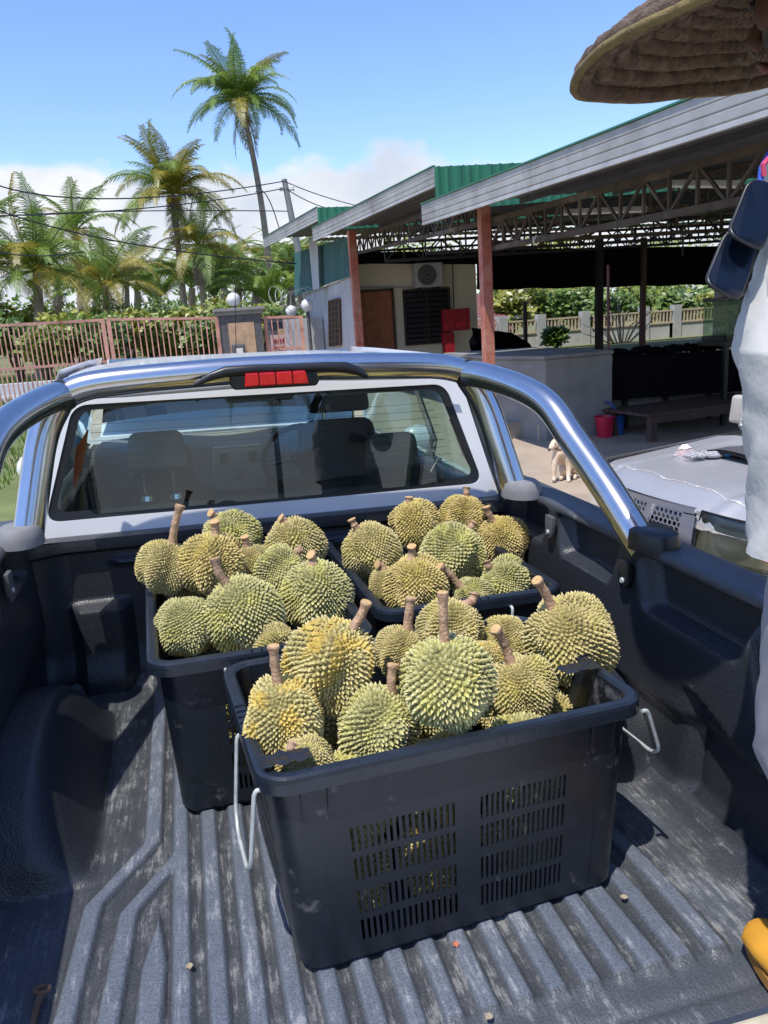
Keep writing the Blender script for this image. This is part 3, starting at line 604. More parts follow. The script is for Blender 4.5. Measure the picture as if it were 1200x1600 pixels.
# --- roll bar
def rollbar():
    hb = [(XC-.55, 2.10, .842), (XC-.46, 2.10, .872), (XC-.2, 2.10, .886), (XC, 2.10, .889), (XC+.2, 2.10, .886), (XC+.46, 2.10, .872), (XC+.56, 2.10, .842)]
    b = MB()
    def crv(P, n=10):
        out = []
        for i in range(len(P)-1):
            p0 = Vector(P[max(i-1, 0)]); p1 = Vector(P[i]); p2 = Vector(P[i+1]); p3 = Vector(P[min(i+2, len(P)-1)])
            for k in range(n):
                t = k/n; out.append(.5*((2*p1)+(-p0+p2)*t+(2*p0-5*p1+4*p2-p3)*t*t+(-p0+3*p1-3*p2+p3)*t**3))
        out.append(Vector(P[-1])); return out
    b.tube(crv(hb), .0355, 28); TP(b, 'roll_bar_hoop', steel, smooth=.8)
    for s in (-1, 1):
        b = MB(); b.tube(smooth_path([(XC+s*.555, 2.115, .835), (XC+s*.60, 2.09, .76), (XC+s*.655, 2.00, .50)], .08), .034, 24, sq=1.12); TP(b, 'roll_bar_leg', steel, smooth=.8)
        arm = crv([(XC+s*.535, 2.102, .850), (XC+s*.575, 2.03, .842), (XC+s*.625, 1.90, .815), (XC+s*.655, 1.80, .776), (XC+s*.672, 1.70, .700), (XC+s*.690, 1.555, .597), (XC+s*.704, 1.42, .49)])
        b = MB(); b.tube(arm, .0365, 28); TP(b, 'roll_bar_arm', steel, smooth=.8)
        i = 6; b = MB(); b.tube([arm[0], arm[3]], .0395, 24); TP(b, 'rubber_collar', rubber, smooth=.8)
        # shoes: rear black, front faded grey
        for (cx, cy, L_, Wd, H_, m_, dy) in ((.716, 1.42, .066, .046, .040, black_trim, 0), (.668, 1.995, .060, .050, .042, foot_grey, 0)):
            b = MB(); V = []
            for k, (f, z) in enumerate(((1.12, .500), (1.10, .52), (1.0, .54), (.86, .50+H_+.004), (.80, .50+H_+.006))):
                for q in range(24):
                    t = 2*PI*q/24; V.append((XC+s*cx+Wd*f*math.cos(t), cy+dy*(1-k/4)+L_*f*math.sin(t), z))
            b.add(V, [(k*24+q, k*24+(q+1) % 24, (k+1)*24+(q+1) % 24, (k+1)*24+q) for k in range(4) for q in range(24)]+[tuple(96+q for q in range(24))]); TP(b, 'roll_bar_foot', m_, smooth=.7)
rollbar()
b = MB(); an = wy(368, 545, 4.6); b.tube([wy(369, 556, 4.6), wy(367, 440, 4.6)], .0022, 6); b.lathe([(.02, 0), (.012, .03), (.0001, .04)], tuple(wy(369, 562, 4.6)), 10); b.build('antenna', black_trim, truck, I4)
for lab, pts in (('narrow orange ribbon hanging inside the left edge of the rear window', ((137, 672), (127, 700), (116, 765))), ('narrow orange ribbon hanging inside the right edge of the rear window', ((703, 655), (722, 690), (736, 731)))):
    P = [ty(x, y, 2.318) for x, y in pts]; M0 = T4 @ Matrix.Translation(P[2])
    b = MB(); w0 = [.003, .012, .002]; pts3 = [P[0], P[0].lerp(P[1], .5), P[1], P[1].lerp(P[2], .5), P[2]]; ww = [.002, .007, .014, .011, .002]
    V = []; 
    for p, w_ in zip(pts3, ww): V += [p-P[2]+Vector((-w_, 0, 0)), p-P[2]+Vector((w_, .004, 0))]
    b.add(V, [(2*i, 2*i+1, 2*i+3, 2*i+2) for i in range(4)]); b.add([v+Vector((0, .003, 0)) for v in V], [(2*i, 2*i+1, 2*i+3, 2*i+2) for i in range(4)])
    tag(b.build('orange_ribbon', orange, M=M0), lab, 'ribbon')

# ================================================================== crates
def crate_proto(name, label, TX=.312, TY=.199, BX=.286, BY=.205):
    M0 = I4; t = thing(name, label, 'crate', M0, 'black plastic crates of durians in the truck bed')
    H = .355
    def per(hx, hy, r, q, cuts):
        pass
    r = .035
    # perimeter parameter: list of (side, s) where s is 0..1 along a straight side; corners are arcs
    def side_cuts(n_groups, n_slots, side):
        out = [0.0]
        for (a, b_) in n_groups:
            w_ = (b_-a)/(n_slots-1+.42)
            for k in range(n_slots): out += [a+k*w_, a+k*w_+w_*.46]
        return out+[1.0]
    longc = side_cuts([(.13, .455), (.54, .835)], 17, 0); shortc = side_cuts([(.24, .76)], 17, 1)
    def in_slot(c, i): return i % 2 == 1 and 0 < i < len(c)-2 or False
    rows = [0, .11, .225, .255, .255+.001, .37, .41, .525, .60, .70, .745, .86, 1.0]
    vcut = [0, .075, .19, .225, .345, .40, .52, .555, .675, .86, 1.0]; hole_rows = [1, 3, 5, 7]
    nodes = []; holes = []
    sides = [((-1, -1), (1, -1), longc), ((1, -1), (1, 1), shortc), ((1, 1), (-1, 1), longc), ((-1, 1), (-1, -1), shortc)]
    for si, (a, b_, cuts) in enumerate(sides):
        for i, s in enumerate(cuts):
            nodes.append(('s', si, s)); holes.append(0 < i < len(cuts)-1 and i % 2 == 1)
        for k in range(1, 6): nodes.append(('c', si, k/6)); holes.append(False)
    def pos(nd, v, off):
        hx = BX+(TX-BX)*v-off; hy = BY+(TY-BY)*v-off; rr = r-off*.8
        kd, si, s = nd; a, b_, _ = sides[si]
        if kd == 's':
            p0 = Vector((a[0]*hx, a[1]*hy)); p1 = Vector((b_[0]*hx, b_[1]*hy)); d = (p1-p0).normalized(); p = (p0+d*rr).lerp(p1-d*rr, s)
        else:
            c = sides[(si+1) % 4][0]; cx, cy = c[0]*(hx-rr), c[1]*(hy-rr)
            a0 = {0: -PI/2, 1: 0, 2: PI/2, 3: PI}[si]; an = a0+s*PI/2; p = Vector((cx+rr*math.cos(an), cy+rr*math.sin(an)))
        return Vector((p.x, p.y, .012+v*(H-.012)))
    n = len(nodes); m_ = len(vcut); b = MB()
    for off in (0, .0035):
        b.v += [pos(nd, v, off) for v in vcut for nd in nodes]
    NN = n*m_
    hole = lambda i, j: holes[i % n] and j in hole_rows
    for j in range(m_-1):
        for i in range(n):
            a_, b2, c_, d_ = j*n+i, j*n+(i+1) % n, (j+1)*n+(i+1) % n, (j+1)*n+i
            if hole(i, j):
                for p, q in ((a_, b2), (b2, c_), (c_, d_), (d_, a_)): b.f.append((p, q, q+NN, p+NN))
            else: b.f.append((a_, b2, c_, d_)); b.f.append((d_+NN, c_+NN, b2+NN, a_+NN))
    b.mi = [0]*len(b.f); b.build('crate_wall', black_plastic, t, smooth=.5)
    # base
    b = MB(); lo = [pos(nd, 0, 0) for nd in nodes]; lo2 = [Vector((p.x*.975, p.y*.965, 0)) for p in lo]; bridge(b, lo2, lo); b.f.append(tuple(range(n))[::-1]); b.mi.append(0)
    b.add([p+Vector((0, 0, .002)) for p in lo], [tuple(range(n))]); b.build('crate_base', black_plastic, t, smooth=.5)
    # rim: inverted U section swept round
    def rl(off, z):
        out = []
        for nd in nodes:
            if nd[0] == 's' and nd[2] not in (0, 1): continue
            p = pos(nd, 1, -off); out.append(Vector((p.x, p.y, z)))
        return out
    b = MB(); pr = [(-.0036, H-.03), (-.0036, H+.001), (.001, H+.006), (.013, H+.006), (.0185, H+.003), (.020, H-.003), (.0205, H-.021), (.018, H-.021), (.018, H-.004), (.0005, H-.004)]
    Ls = [rl(o_, z) for o_, z in pr]
    for A, B in zip(Ls, Ls[1:]): bridge(b, A, B)
    b.build('crate_rim', rim_plastic, t, smooth=.5)
    # moulded stiffening ribs under the rim and corner posts
    for sx in (-1, 1):
        for sy in (-1, 1):
            for (fx, ln) in ((.86, .05), (.73, .05)):
                b = MB(); b.bar((sx*(TX*fx), sy*(TY+.001), H-.03), (sx*TX*fx, sy*(TY-.003), H-.03-ln), .005, .011, up=(0, 1, 0)); b.build('stiffening_rib', black_plastic, t)
            b = MB(); b.bar((sx*TX*.80, sy*(TY-.0005), H-.03), (sx*BX*.80, sy*(BY-.0005), .02), .003, .003, up=(0, 1, 0)); b.build('mould_line', black_plastic, t)
        # louvre notches of the handle seat on the short rims
        b = MB()
        for k in range(4): b.box((sx*(TX+.010), -.03+k*.02, H+.0065), (.016, .003, .003))
        tag(b.build('rim_notch', black_plastic, t), kind='stuff')
    return t
CH = .355
def wire_handle(t, M, s, swing, L1=.10, yc=0):
    """steel bail hinged under the short rim; swing = angle out from the wall"""
    TX = .335; y0 = .085
    pv = Vector((s*TX, 0, CH-.022)); d = Vector((s*math.sin(swing), 0, -math.cos(swing)))
    P = [pv+Vector((-s*.012, -y0, 0)), pv+Vector((0, -y0, 0)), pv+d*(L1-.015)+Vector((0, -y0*.9, 0)), pv+d*(L1+.012)+Vector((0, -y0*.55, 0)), pv+d*(L1+.012)+Vector((0, y0*.55, 0)), pv+d*(L1-.015)+Vector((0, y0*.9, 0)), pv+Vector((0, y0, 0)), pv+Vector((-s*.012, y0, 0))]
    P = [p+Vector((0, yc, 0)) for p in P]; b = MB(); b.tube(smooth_path(P, .014, 5), .0036, 8); b.build('wire_handle', galv, t, M, smooth=.9)
protoA = crate_proto('durian_crate', 'large black slotted crate heaped with durians, nearest the tailgate, wire handle hanging open')
def crate_M(x, y, rz, z=.0085): return T4 @ Matrix.Translation((x, y, z)) @ Matrix.Rotation(rz, 4, 'Z')
MA = crate_M(.362, 1.224, R(4.4)); MBm = crate_M(.096, 1.775, R(92.5)); MC = crate_M(.598, 1.895, R(91.5))
cB = crate_proto('durian_crate', '', .304, .214, .288, .196); cC = copy_tree(cB, MC); cB.matrix_world = MBm; PW[cB.name] = MBm.copy()
cB['label'] = 'black slotted crate of durians at the left, behind the nearest crate'; cC['label'] = 'black crate of durians at the back right corner of the bed by the cab'
protoA.matrix_world = MA; PW[protoA.name] = MA.copy()
def fixPW(o):
    for c in o.children: PW[c.name] = PW[o.name]; fixPW(c)
fixPW(protoA); fixPW(cB)
wire_handle(protoA, MA, -1, R(6), .145, -.10); wire_handle(protoA, MA, 1, R(22), .11, -.12)
wire_handle(cB, MBm, -1, R(3)); wire_handle(cC, MC, -1, R(3))

# ================================================================== durians
def durian_mesh(seed, nsp, el, lob):
    rnd = random.Random(seed); me_v = []; me_f = []; tip = []
    ph = rnd.random()*6; la = .085+.05*rnd.random()
    def rad(d):
        az = math.atan2(d.y, d.x); s = math.hypot(d.x, d.y); e = 1/math.sqrt((s*s)+(d.z/el)**2)
        return e*(1+la*math.cos(lob*az+ph)*s**1.5+.10*noise.noise(d*1.5+Vector((seed*3, 0, 0)))+.03*d.x)
    # base skin
    NU, NV = 40, 26
    for j in range(NV+1):
        th = PI*j/NV
        for i in range(NU):
            a = 2*PI*i/NU; d = Vector((math.sin(th)*math.cos(a), math.sin(th)*math.sin(a), math.cos(th))); me_v.append(d*rad(d)*.90); tip.append(.0)
    me_f += [(j*NU+i, (j+1)*NU+i, (j+1)*NU+(i+1) % NU, j*NU+(i+1) % NU) for j in range(NV) for i in range(NU)]
    # thorns on a relaxed spiral lattice
    P = []; ga = PI*(3-math.sqrt(5))
    for k in range(nsp):
        z = 1-2*(k+.5)/nsp; s = math.sqrt(1-z*z); d = Vector((s*math.cos(k*ga), s*math.sin(k*ga), z)); d += Vector((rnd.gauss(0, 1), rnd.gauss(0, 1), rnd.gauss(0, 1)))*(.34/math.sqrt(nsp)); P.append(d.normalized())
    sp = math.sqrt(4*PI/nsp)
    for d in P:
        r0 = rad(d); c = d*r0*.905; e1 = d.orthogonal().normalized(); e2 = d.cross(e1); a0 = rnd.random()*6
        # outward normal of an ellipsoid-ish body, leaning a little toward the equator
        nrm = Vector((d.x, d.y, d.z/el**1.6)).normalized(); nrm = (nrm+Vector((rnd.gauss(0, .15), rnd.gauss(0, .15), rnd.gauss(0, .15)))+Vector((0, 0, -.12))).normalized()
        h = sp*(.80+.32*rnd.random())*r0*(1 if abs(d.z) < .93 else .7); w_ = sp*.60*r0; n0 = len(me_v); ns = 5
        for (f, hh, tv) in ((1.0, -.02, .0), (.56, .38, .35), (.20, .80, .80)):
            for q in range(ns):
                t = a0+2*PI*q/ns; rr = w_*f*(1+.14*math.sin(3*t+seed)); me_v.append(c+(e1*math.cos(t)+e2*math.sin(t))*rr+nrm*h*hh); tip.append(tv)
        me_v.append(c+nrm*h); tip.append(1.0)
        for L_ in range(2):
            for q in range(ns): me_f.append((n0+L_*ns+q, n0+L_*ns+(q+1) % ns, n0+(L_+1)*ns+(q+1) % ns, n0+(L_+1)*ns+q))
        for q in range(ns): me_f.append((n0+2*ns+q, n0+2*ns+(q+1) % ns, n0+3*ns))
    me = bpy.data.meshes.new('durian_rind'); me.from_pydata(me_v, [], me_f); a = me.attributes.new('tip', 'FLOAT', 'POINT'); a.data.foreach_set('value', tip); me.update(); return me
DMESH = {}
def dmesh(i, mi):
    if (i, mi) not in DMESH:
        sd, ns, el, lob = [(1, 1050, 1.06, 5), (2, 1250, 1.02, 5), (3, 1150, 1.16, 4), (4, 850, 1.0, 5), (5, 1400, 1.04, 5)][i]
        base = DMESH.get(i) or durian_mesh(sd, ns, el, lob); DMESH[i] = base
        m_ = base.copy(); m_.materials.append(DM[mi]); DMESH[(i, mi)] = m_
    return DMESH[(i, mi)]
DUR = []
def durian(label, px, py, hw, Y, stem0, stem1, proto, mi, spin=0, group='durians heaped in the crates', dy=0.0, fat=1.0, hid=False):
    """px, py, hw: where its middle and half width lie; Y its distance forward; stem0 -> stem1 base and tip of the stalk"""
    c = ty(px, py, Y); dist = -(RT.transposed() @ (c-Vector((0, 0, 1)))).z; Rr = hw/F*dist*1.03
    if stem1:
        a = ty(stem1[0], stem1[1], Y+dy); s0 = ty(stem0[0], stem0[1], Y+dy*.5); ax = (s0-c)
        ax = (ax.normalized()*.7+(a-s0).normalized()*.3) if ax.length > .3*Rr else (a-c).normalized()
    else: ax = Vector((.3*math.sin(spin*3), .2, 1))
    ax.normalize(); q = ax.to_track_quat('Z', 'Y').to_matrix().to_4x4()
    M = T4 @ Matrix.Translation(c) @ q @ Matrix.Rotation(spin, 4, 'Z')
    t = thing('durian', label, 'durian', M, group)
    o = bpy.data.objects.new('rind', dmesh(proto, mi)); COL.objects.link(o); o.parent = t; PW[o.name] = M
    o.scale = (Rr/1.06*fat, Rr/1.06*fat, Rr/1.06)
    if stem1:
        L_ = (a-s0).length; el = {0: 1.06, 1: 1.02, 2: 1.16, 3: 1.0, 4: 1.04}[proto]
        b0 = c+ax*Rr*el*.82; dd = (a-b0).normalized(); r0 = max(.0075, min(.0105, 8.2/F*dist)); Lt = (a-b0).length; side = dd.orthogonal().normalized()*.004*math.sin(spin*5+1)
        fs_ = [-.1, .05, .2, .35, .48, .53, .6, .7, .8, .87, .92, .97, 1.0]; P = [b0+dd*Lt*f_+side*1.6*math.sin(max(0, f_)*PI)*(1 if f_ < 1 else 0) for f_ in fs_]
        b = MB(); b.tube(P, [r0*q_*(.95+.10*noise.noise(Vector((k_*1.7, px*.1, py*.1)))) for k_, q_ in enumerate([1.15, 1.05, .95, .92, .95, 1.02, .90, .88, .90, 1.0, 1.20, 1.24, 1.12])], 12, cap=False); n = len(b.v)
        b.v = [v+Vector((noise.noise(v*160)*.0009, noise.noise(v*160+Vector((7, 0, 0)))*.0009, 0)) for v in b.v]; b.add([p for p in b.v[-12:]]+[b0+dd*(Lt+.001)], [(q_, (q_+1) % 12, 12) for q_ in range(12)], 1)
        b.build('stalk', [stalk, stalk_cut], t, T4, smooth=.9)
    DUR.append((label, c, Rr)); return t
A_, B_, C_ = 'durians in the nearest crate', 'durians in the left crate', 'durians in the back right crate'
D = [
 # nearest crate
 ('yellowish durian at the front left corner of the nearest crate', 443, 1127, 68, 1.165, (430, 1062), (427, 1008), 2, 3, 1.0, A_),
 ('durian with slanting stalk, second from the left in the nearest crate', 518, 1040, 73, 1.24, (548, 985), (573, 940), 0, 3, .2, A_),
 ('low small durian behind the front rim of the nearest crate, at its left end', 478, 1196, 46, 1.065, (472, 1200), (457, 1162), 1, 0, 2.0, A_),
 ('squat durian low at the front rim, between the yellowish one and the biggest', 592, 1137, 66, 1.14, (622, 1092), (614, 1037), 0, 1, .9, A_),
 ('biggest durian, with upright stalk and coarse spikes, in the middle of the nearest crate', 697, 1066, 78, 1.10, (693, 985), (692, 925), 3, 1, 1.7, A_),
 ('durian half hidden behind the left shoulder of the biggest one', 628, 1020, 44, 1.325, (645, 975), (643, 933), 4, 0, .5, A_),
 ('pale durian right of the biggest one, with a short leaning stalk', 815, 1076, 55, 1.20, (790, 1022), (774, 982), 1, 0, 2.6, A_),
 ('deeply grooved durian on top at the right end of the nearest crate', 890, 1000, 73, 1.30, (862, 950), (838, 906), 4, 0, 1.25, A_),
 ('small durian peeking between the pale and the grooved durians', 790, 999, 40, 1.42, None, None, 1, 0, .3, A_),
 ('durian behind the biggest one, stalk pointing up to the right', 705, 985, 52, 1.42, (716, 955), (742, 926), 1, 0, .8, A_),
 ('dark durian low in the right end of the nearest crate, stalk lying to the right', 862, 1130, 48, 1.24, (893, 1100), (932, 1066), 0, 0, .4, A_),
 ('bright yellow-green durian behind the right shoulder of the biggest one', 752, 1040, 40, 1.30, None, None, 0, 3, 2.4, A_),
 # left crate
 ('durian with the tallest stalk, at the back left of the left crate', 259, 886, 44, 1.86, (275, 840), (282, 789), 4, 0, .9, B_),
 ('durian with upright stalk, second from the left in the left crate', 332, 882, 53, 1.83, (337, 846), (335, 814), 1, 2, .3, B_),
 ('greenish durian at the very back of the left crate', 360, 842, 46, 2.03, (330, 822), (328, 801), 1, 1, 1.4, B_),
 ('pale durian without visible stalk, front left of the left crate', 290, 979, 49, 1.66, None, None, 4, 1, 2.3, B_),
 ('large olive durian with leaning stalk, front middle of the left crate', 380, 960, 63, 1.64, (352, 912), (335, 872), 4, 1, .7, B_),
 ('durian half hidden in the middle of the left crate, behind the two largest', 437, 893, 42, 1.82, (474, 876), (470, 858), 1, 1, 1.9, B_),
 ('oval green durian at the front right of the left crate', 496, 932, 55, 1.70, (487, 882), (485, 866), 2, 1, .1, B_),
 ('two-lobed durian at the back right of the left crate', 460, 853, 47, 1.96, (455, 836), (438, 808), 1, 0, 1.1, B_),
 ('small durian with a pinkish stalk in the middle of the left crate', 392, 880, 30, 1.86, (385, 862), (382, 838), 1, 0, 2.9, B_),
 ('durian low at the front rim of the left crate, stalk lying sideways', 428, 1010, 36, 1.56, (448, 1000), (469, 992), 0, 0, 1.3, B_),
 ('durian low at the back of the left crate under the tall-stalked ones', 300, 905, 40, 1.98, None, None, 0, 0, 1.3, B_),
 # back right crate
 ('durian at the left end of the back right crate, stalk leaning left', 580, 861, 47, 1.93, (562, 830), (549, 811), 4, 0, .5, C_),
 ('tall durian at the back of the back right crate, below the white panel', 648, 819, 40, 2.06, (640, 796), (639, 776), 0, 2, 1.7, C_),
 ('durian furthest back by the cab in the back right crate, thin stalk', 724, 807, 36, 2.10, (731, 788), (729, 761), 1, 2, .9, C_),
 ('golden durian at the right edge of the back right crate', 785, 845, 41, 2.00, (769, 813), (760, 791), 4, 2, 2.2, C_),
 ('greenish durian in the middle of the back right crate', 706, 866, 52, 1.89, (724, 843), (741, 815), 1, 1, .4, C_),
 ('wide durian with upright stalk at the front of the back right crate', 650, 917, 52, 1.76, (642, 890), (643, 853), 4, 2, 1.5, C_),
 ('small durian at the front left corner of the back right crate', 603, 914, 29, 1.82, (603, 902), (589, 881), 1, 0, 2.5, C_),
 ('bright green durian at the front right of the back right crate', 792, 910, 43, 1.79, (769, 894), (760, 876), 1, 1, .6, C_),
 ('small dark green durian low in the front of the back right crate', 738, 932, 32, 1.74, (712, 916), (687, 884), 1, 1, 1.2, C_),
]
for d in D: durian(*d)
# lower layers, seen through the slots
def fill(M, spots, grp, where):
    Mi = T4.inverted() @ M
    for k, (x, y, z, r_) in enumerate(spots):
        c = Mi @ Vector((x, y, z)); Mw = T4 @ Matrix.Translation(c) @ Matrix.Rotation(k*1.3, 4, 'X') @ Matrix.Rotation(k*.9, 4, 'Z')
        t = thing('durian', where, 'durian', Mw, grp); o = bpy.data.objects.new('rind', dmesh(k % 5, (k*2+1) % 4)); COL.objects.link(o); o.parent = t; PW[o.name] = Mw; o.scale = (r_/1.08,)*3
        DUR.append(('fill '+where, c, r_))
fill(MA, [(-.17, -.108, .235, .082), (-.01, -.110, .23, .080), (.16, -.108, .23, .082), (-.15, .09, .24, .08), (.05, .09, .24, .085), (.2, .08, .24, .07), (-.18, -.105, .09, .080), (-.02, -.107, .09, .078), (.145, -.105, .09, .082), (-.10, .08, .10, .085), (.09, .08, .10, .085)], 'durians in the bottom layer of the nearest crate', 'durian in the bottom layer of the nearest crate, glimpsed through its slots')
fill(MBm, [(-.2, .07, .23, .075), (-.2, -.08, .23, .075), (-.03, .05, .24, .08), (.14, -.03, .24, .085), (-.18, .05, .095, .080), (-.18, -.09, .095, .070), (0, .0, .10, .09), (.17, 0, .10, .09)], 'durians in the bottom layer of the left crate', 'durian in the bottom layer of the left crate, glimpsed through its end slots')
fill(MC, [(-.15, .03, .225, .07), (.0, .02, .23, .07), (.17, .0, .24, .08), (-.16, 0, .10, .09), (.03, 0, .10, .09), (.2, 0, .10, .08)], 'durians in the bottom layer of the back right crate', 'durian in the bottom layer of the back right crate')
for nm in ((450, 1222, 1.03), (903, 1106, 1.165)):      # crumpled bits of black film on the front rim
    p = ty(*nm); p.z = CH+.017; b = MB(); rnd = random.Random(nm[0])
    b.grid(lambda u, v: Vector(((u-.5)*.075, (v-.5)*.035, .006+.007*noise.noise(Vector((u*6, v*4, nm[0]))))), 14, 7)
    tag(b.build('plastic_scrap', mat('black_film', (.02, .022, .026), .25), M=T4 @ Matrix.Translation(p) @ Matrix.Rotation(R(5), 4, 'Z'), smooth=1.2), 'scrap of crumpled black film on the '+('left' if nm[0] < 600 else 'right')+' end of the nearest crate\'s front rim', 'plastic scrap')
# dead leaves and grit on the liner
for i, (x, y, c_, lb) in enumerate([(712, 1478, 0, 'tiny reddish leaf scrap on the ribs just in front of the nearest crate'), (975, 1404, 1, 'pale crumpled leaf scrap on the ribs right of the nearest crate'), (764, 1591, 1, 'pale leaf crumb in the groove at the rear edge of the bed'), (296, 1512, 1, 'whitish leaf crumb stuck between the ribs at the left')]):
    d = _ray(RT, x, y); p = Vector((0, 0, 1))+d*(-.990/d.z); b = MB(); s = .006
    b.grid(lambda u, v: Vector(((u-.5)*s*2*math.sin(v*PI*.9+.15), (v-.5)*s*2.2, .002+.004*abs(u-.5)+.002*noise.noise(Vector((u*5, v*5, i))))), 5, 6)
    tag(b.build('leaf_scrap', mat('dry_leaf_red', (.42, .16, .10), .9) if c_ == 0 else mat('dry_leaf_pale', (.34, .28, .20), .9), M=T4 @ Matrix.Translation(p) @ Matrix.Rotation(i*1.1, 4, 'Z')), lb, 'leaf')

# ================================================================== open shed and office
def wz(x, y, Z):
    d = _ray(RW, x, y); d = d*((Z-CAMZ)/d.z); return Vector((d.x, d.y, Z))
def corr(x, per=.19, h=.028):                 # trapezoidal sheet profile
    t = (x/per) % 1.0; return h*(sstep(.0, .12, t)-sstep(.38, .5, t))
shed = thing('open_shed', 'open-sided shed with grey fascia, green sheet roofs in three steps and rusty trusses', 'shed', Matrix.Translation((3.96, 9.8, 0)))
SP = lambda b, n, m, **k: b.build(n, m, shed, I4, **k)
e1a, e1b = wy(661, 352, 11.0), wy(1200, 182, 4.5); e1b = e1a+(e1b-e1a)*1.35
e2a, e2b = wy(490, 377, 17.4), wy(680, 292, 11.3)
e3a, e3b = wy(413, 387, 24.0), wy(497, 345, 17.5)
FH = .27
def roof(pa, pb, Wd, rise):
    b = MB(); n = int(Wd/.0475)
    def fn(u, v):
        x = u*Wd; p = pa.lerp(pb, v); return p+Vector((x+.02, 0, FH-.015+rise*x+corr(x)))
    b.grid(fn, n, 3); b.grid(lambda u, v: fn(u, v)-Vector((0, 0, .006)), n, 3, mi=1); SP(b, 'roof_sheet', [green_sheet, roof_under])
    # fascia: folded metal with three shallow ribs
    b = MB(); pr = [(0, FH), (-.012, FH), (-.012, .205), (-.004, .198), (-.012, .19), (-.012, .135), (-.002, .125), (-.012, .115), (-.012, .055), (-.003, .045), (-.012, .035), (-.02, .0), (.03, .0), (.03, .02), (.008, .02), (.008, FH)]
    V = [p+Vector((x, 0, z)) for p in (pa, pb) for x, z in pr]; m_ = len(pr)
    b.add(V, [(i, (i+1) % m_, m_+(i+1) % m_, m_+i) for i in range(m_)]+[tuple(range(m_)), tuple(range(2*m_-1, m_-1, -1))]); SP(b, 'fascia_board', fascia_grey)
    b = MB(); b.bar(pa+Vector((-.004, 0, FH+.012)), pb+Vector((-.004, 0, FH+.012)), .05, .016); SP(b, 'green_flashing', green_sheet)
    # end fascia facing the yard on the far and near edge
    # purlins
    for k in range(1, 13):
        x = k*1.5; 
        if k > 12: break
        b = MB(); b.bar(pa+Vector((x, 0, FH-.06+rise*x)), pb+Vector((x, 0, FH-.06+rise*x)), .045, .07); SP(b, 'purlin', roof_under)
roof(e1a, e1b, 22, .045); roof(e2a, e2b, 24, .02); roof(e3a, e3b, 26, .0)
b = MB(); b.grid(lambda u, v: Vector((4.2+u*26, 24.2+v*.9, e3a.z+FH-.05+corr(u*26))), 400, 3); b.grid(lambda u, v: Vector((4.2+u*26, 24.2+v*.9, e3a.z+FH-.056+corr(u*26))), 400, 3, mi=1); SP(b, 'rear_roof_sheet', [green_sheet, roof_under])
def endwall(p, Wd, z0, z1, rise, m_, r0, name='green_end_sheet'):
    b = MB(); n = int(Wd/.0475)
    def fn(u, v): x = u*Wd; return Vector((p.x+x, p.y-corr(x, .16, .022), (z0+r0*x)*(1-v)+(z1+rise*x)*v))
    b.grid(fn, n, 2); b.grid(lambda u, v: fn(u, v)+Vector((0, .004, 0)), n, 2); SP(b, name, m_)
endwall(e2b, 20, e1a.z+FH-.05, e2b.z+FH, .02, green_sheet, .045); endwall(e3b, 20, e2a.z+FH-.05, e3b.z+FH, .0, green_sheet, .02)
# posts
def post(x, y, z0, z1, w_, m_, nm='post'):
    b = MB(); b.span((x-w_/2, y-w_/2, z0), (x+w_/2, y+w_/2, z1)); SP(b, nm, m_, bevel=.006)
pp = wy(764, 577, 9.8); post(pp.x, 9.8, 0, 3.12, .135, red_steel, 'red_post')
p2 = wy(557, 470, 17.5); post(p2.x, 17.5, .38, 3.75, .17, red_steel, 'red_post')
p = wy(936, 500, 19.2); post(p.x, 19.2, .4, 3.5, .17, dark_steel, 'dark_post')
p = wy(1004, 500, 19.6); post(p.x, 19.6, .4, 3.5, .13, mat('brown_post_paint', (.14, .07, .07), .6), 'brown_post')
p = wy(875, 500, 19.6); 
p = wy(951, 500, 9.75); b = MB(); b.tube([(p.x, 9.75, 1.0), (p.x-.01, 9.75, 2.32)], .02, 8); SP(b, 'thin_pole', mat('brown_post_paint', (.14,)*3))
# trusses: two chords, uprights and diagonals, every bar its own piece
def truss(a, c, h, nb, m_=rust_steel, t=.035):
    """a, c = ends of the top chord; h = depth"""
    a, c = Vector(a), Vector(c); dn = Vector((0, 0, -h)); b = MB(); b.bar(a, c, t*1.5, t*1.7); tr = SP(b, 'truss', m_)
    b = MB(); b.bar(a+dn, c+dn, t*1.5, t*1.7); b.build('bottom_chord', m_, tr)
    for k in range(nb+1):
        f = k/nb; q = a.lerp(c, f); b = MB(); b.bar(q, q+dn, t*.8, t*.8, up=(1, 0, 0)); b.build('upright', m_, tr)
        if k < nb:
            q2 = a.lerp(c, (k+1)/nb); b = MB(); b.bar((q if k % 2 else q+dn), (q2+dn if k % 2 else q2), t*.75, t*.75); b.build('diagonal', m_, tr)
ta = wy(766, 345, 9.8); tb = wy(1185, 232, 5.2); tb = ta+(tb-ta)*1.25
truss(ta, tb, .34, 16)
q = wy(556, 372, 17.5); truss(q, wy(757, 300, 10.0)+Vector((0, 0, -.05)), .32, 22, t=.035)
for y, z, nb in ((9.9, 3.02, 20), (12.6, 3.15, 20), (15.2, 3.25, 18), (18.9, 3.42, 26)):
    x0 = 4.05; truss((x0, y, z), (x0+14, y, z+.12), .34 if y < 18 else .26, nb*2 if y > 10 else nb, dark_steel if y > 12 else rust_steel, .03)
truss((6.3, 9.7, 3.25), (7.6, 3.0, 3.25), .34, 14, rust_steel, .03)
truss((9.0, 9.7, 3.35), (10.4, 3.0, 3.35), .34, 14, dark_steel, .03)
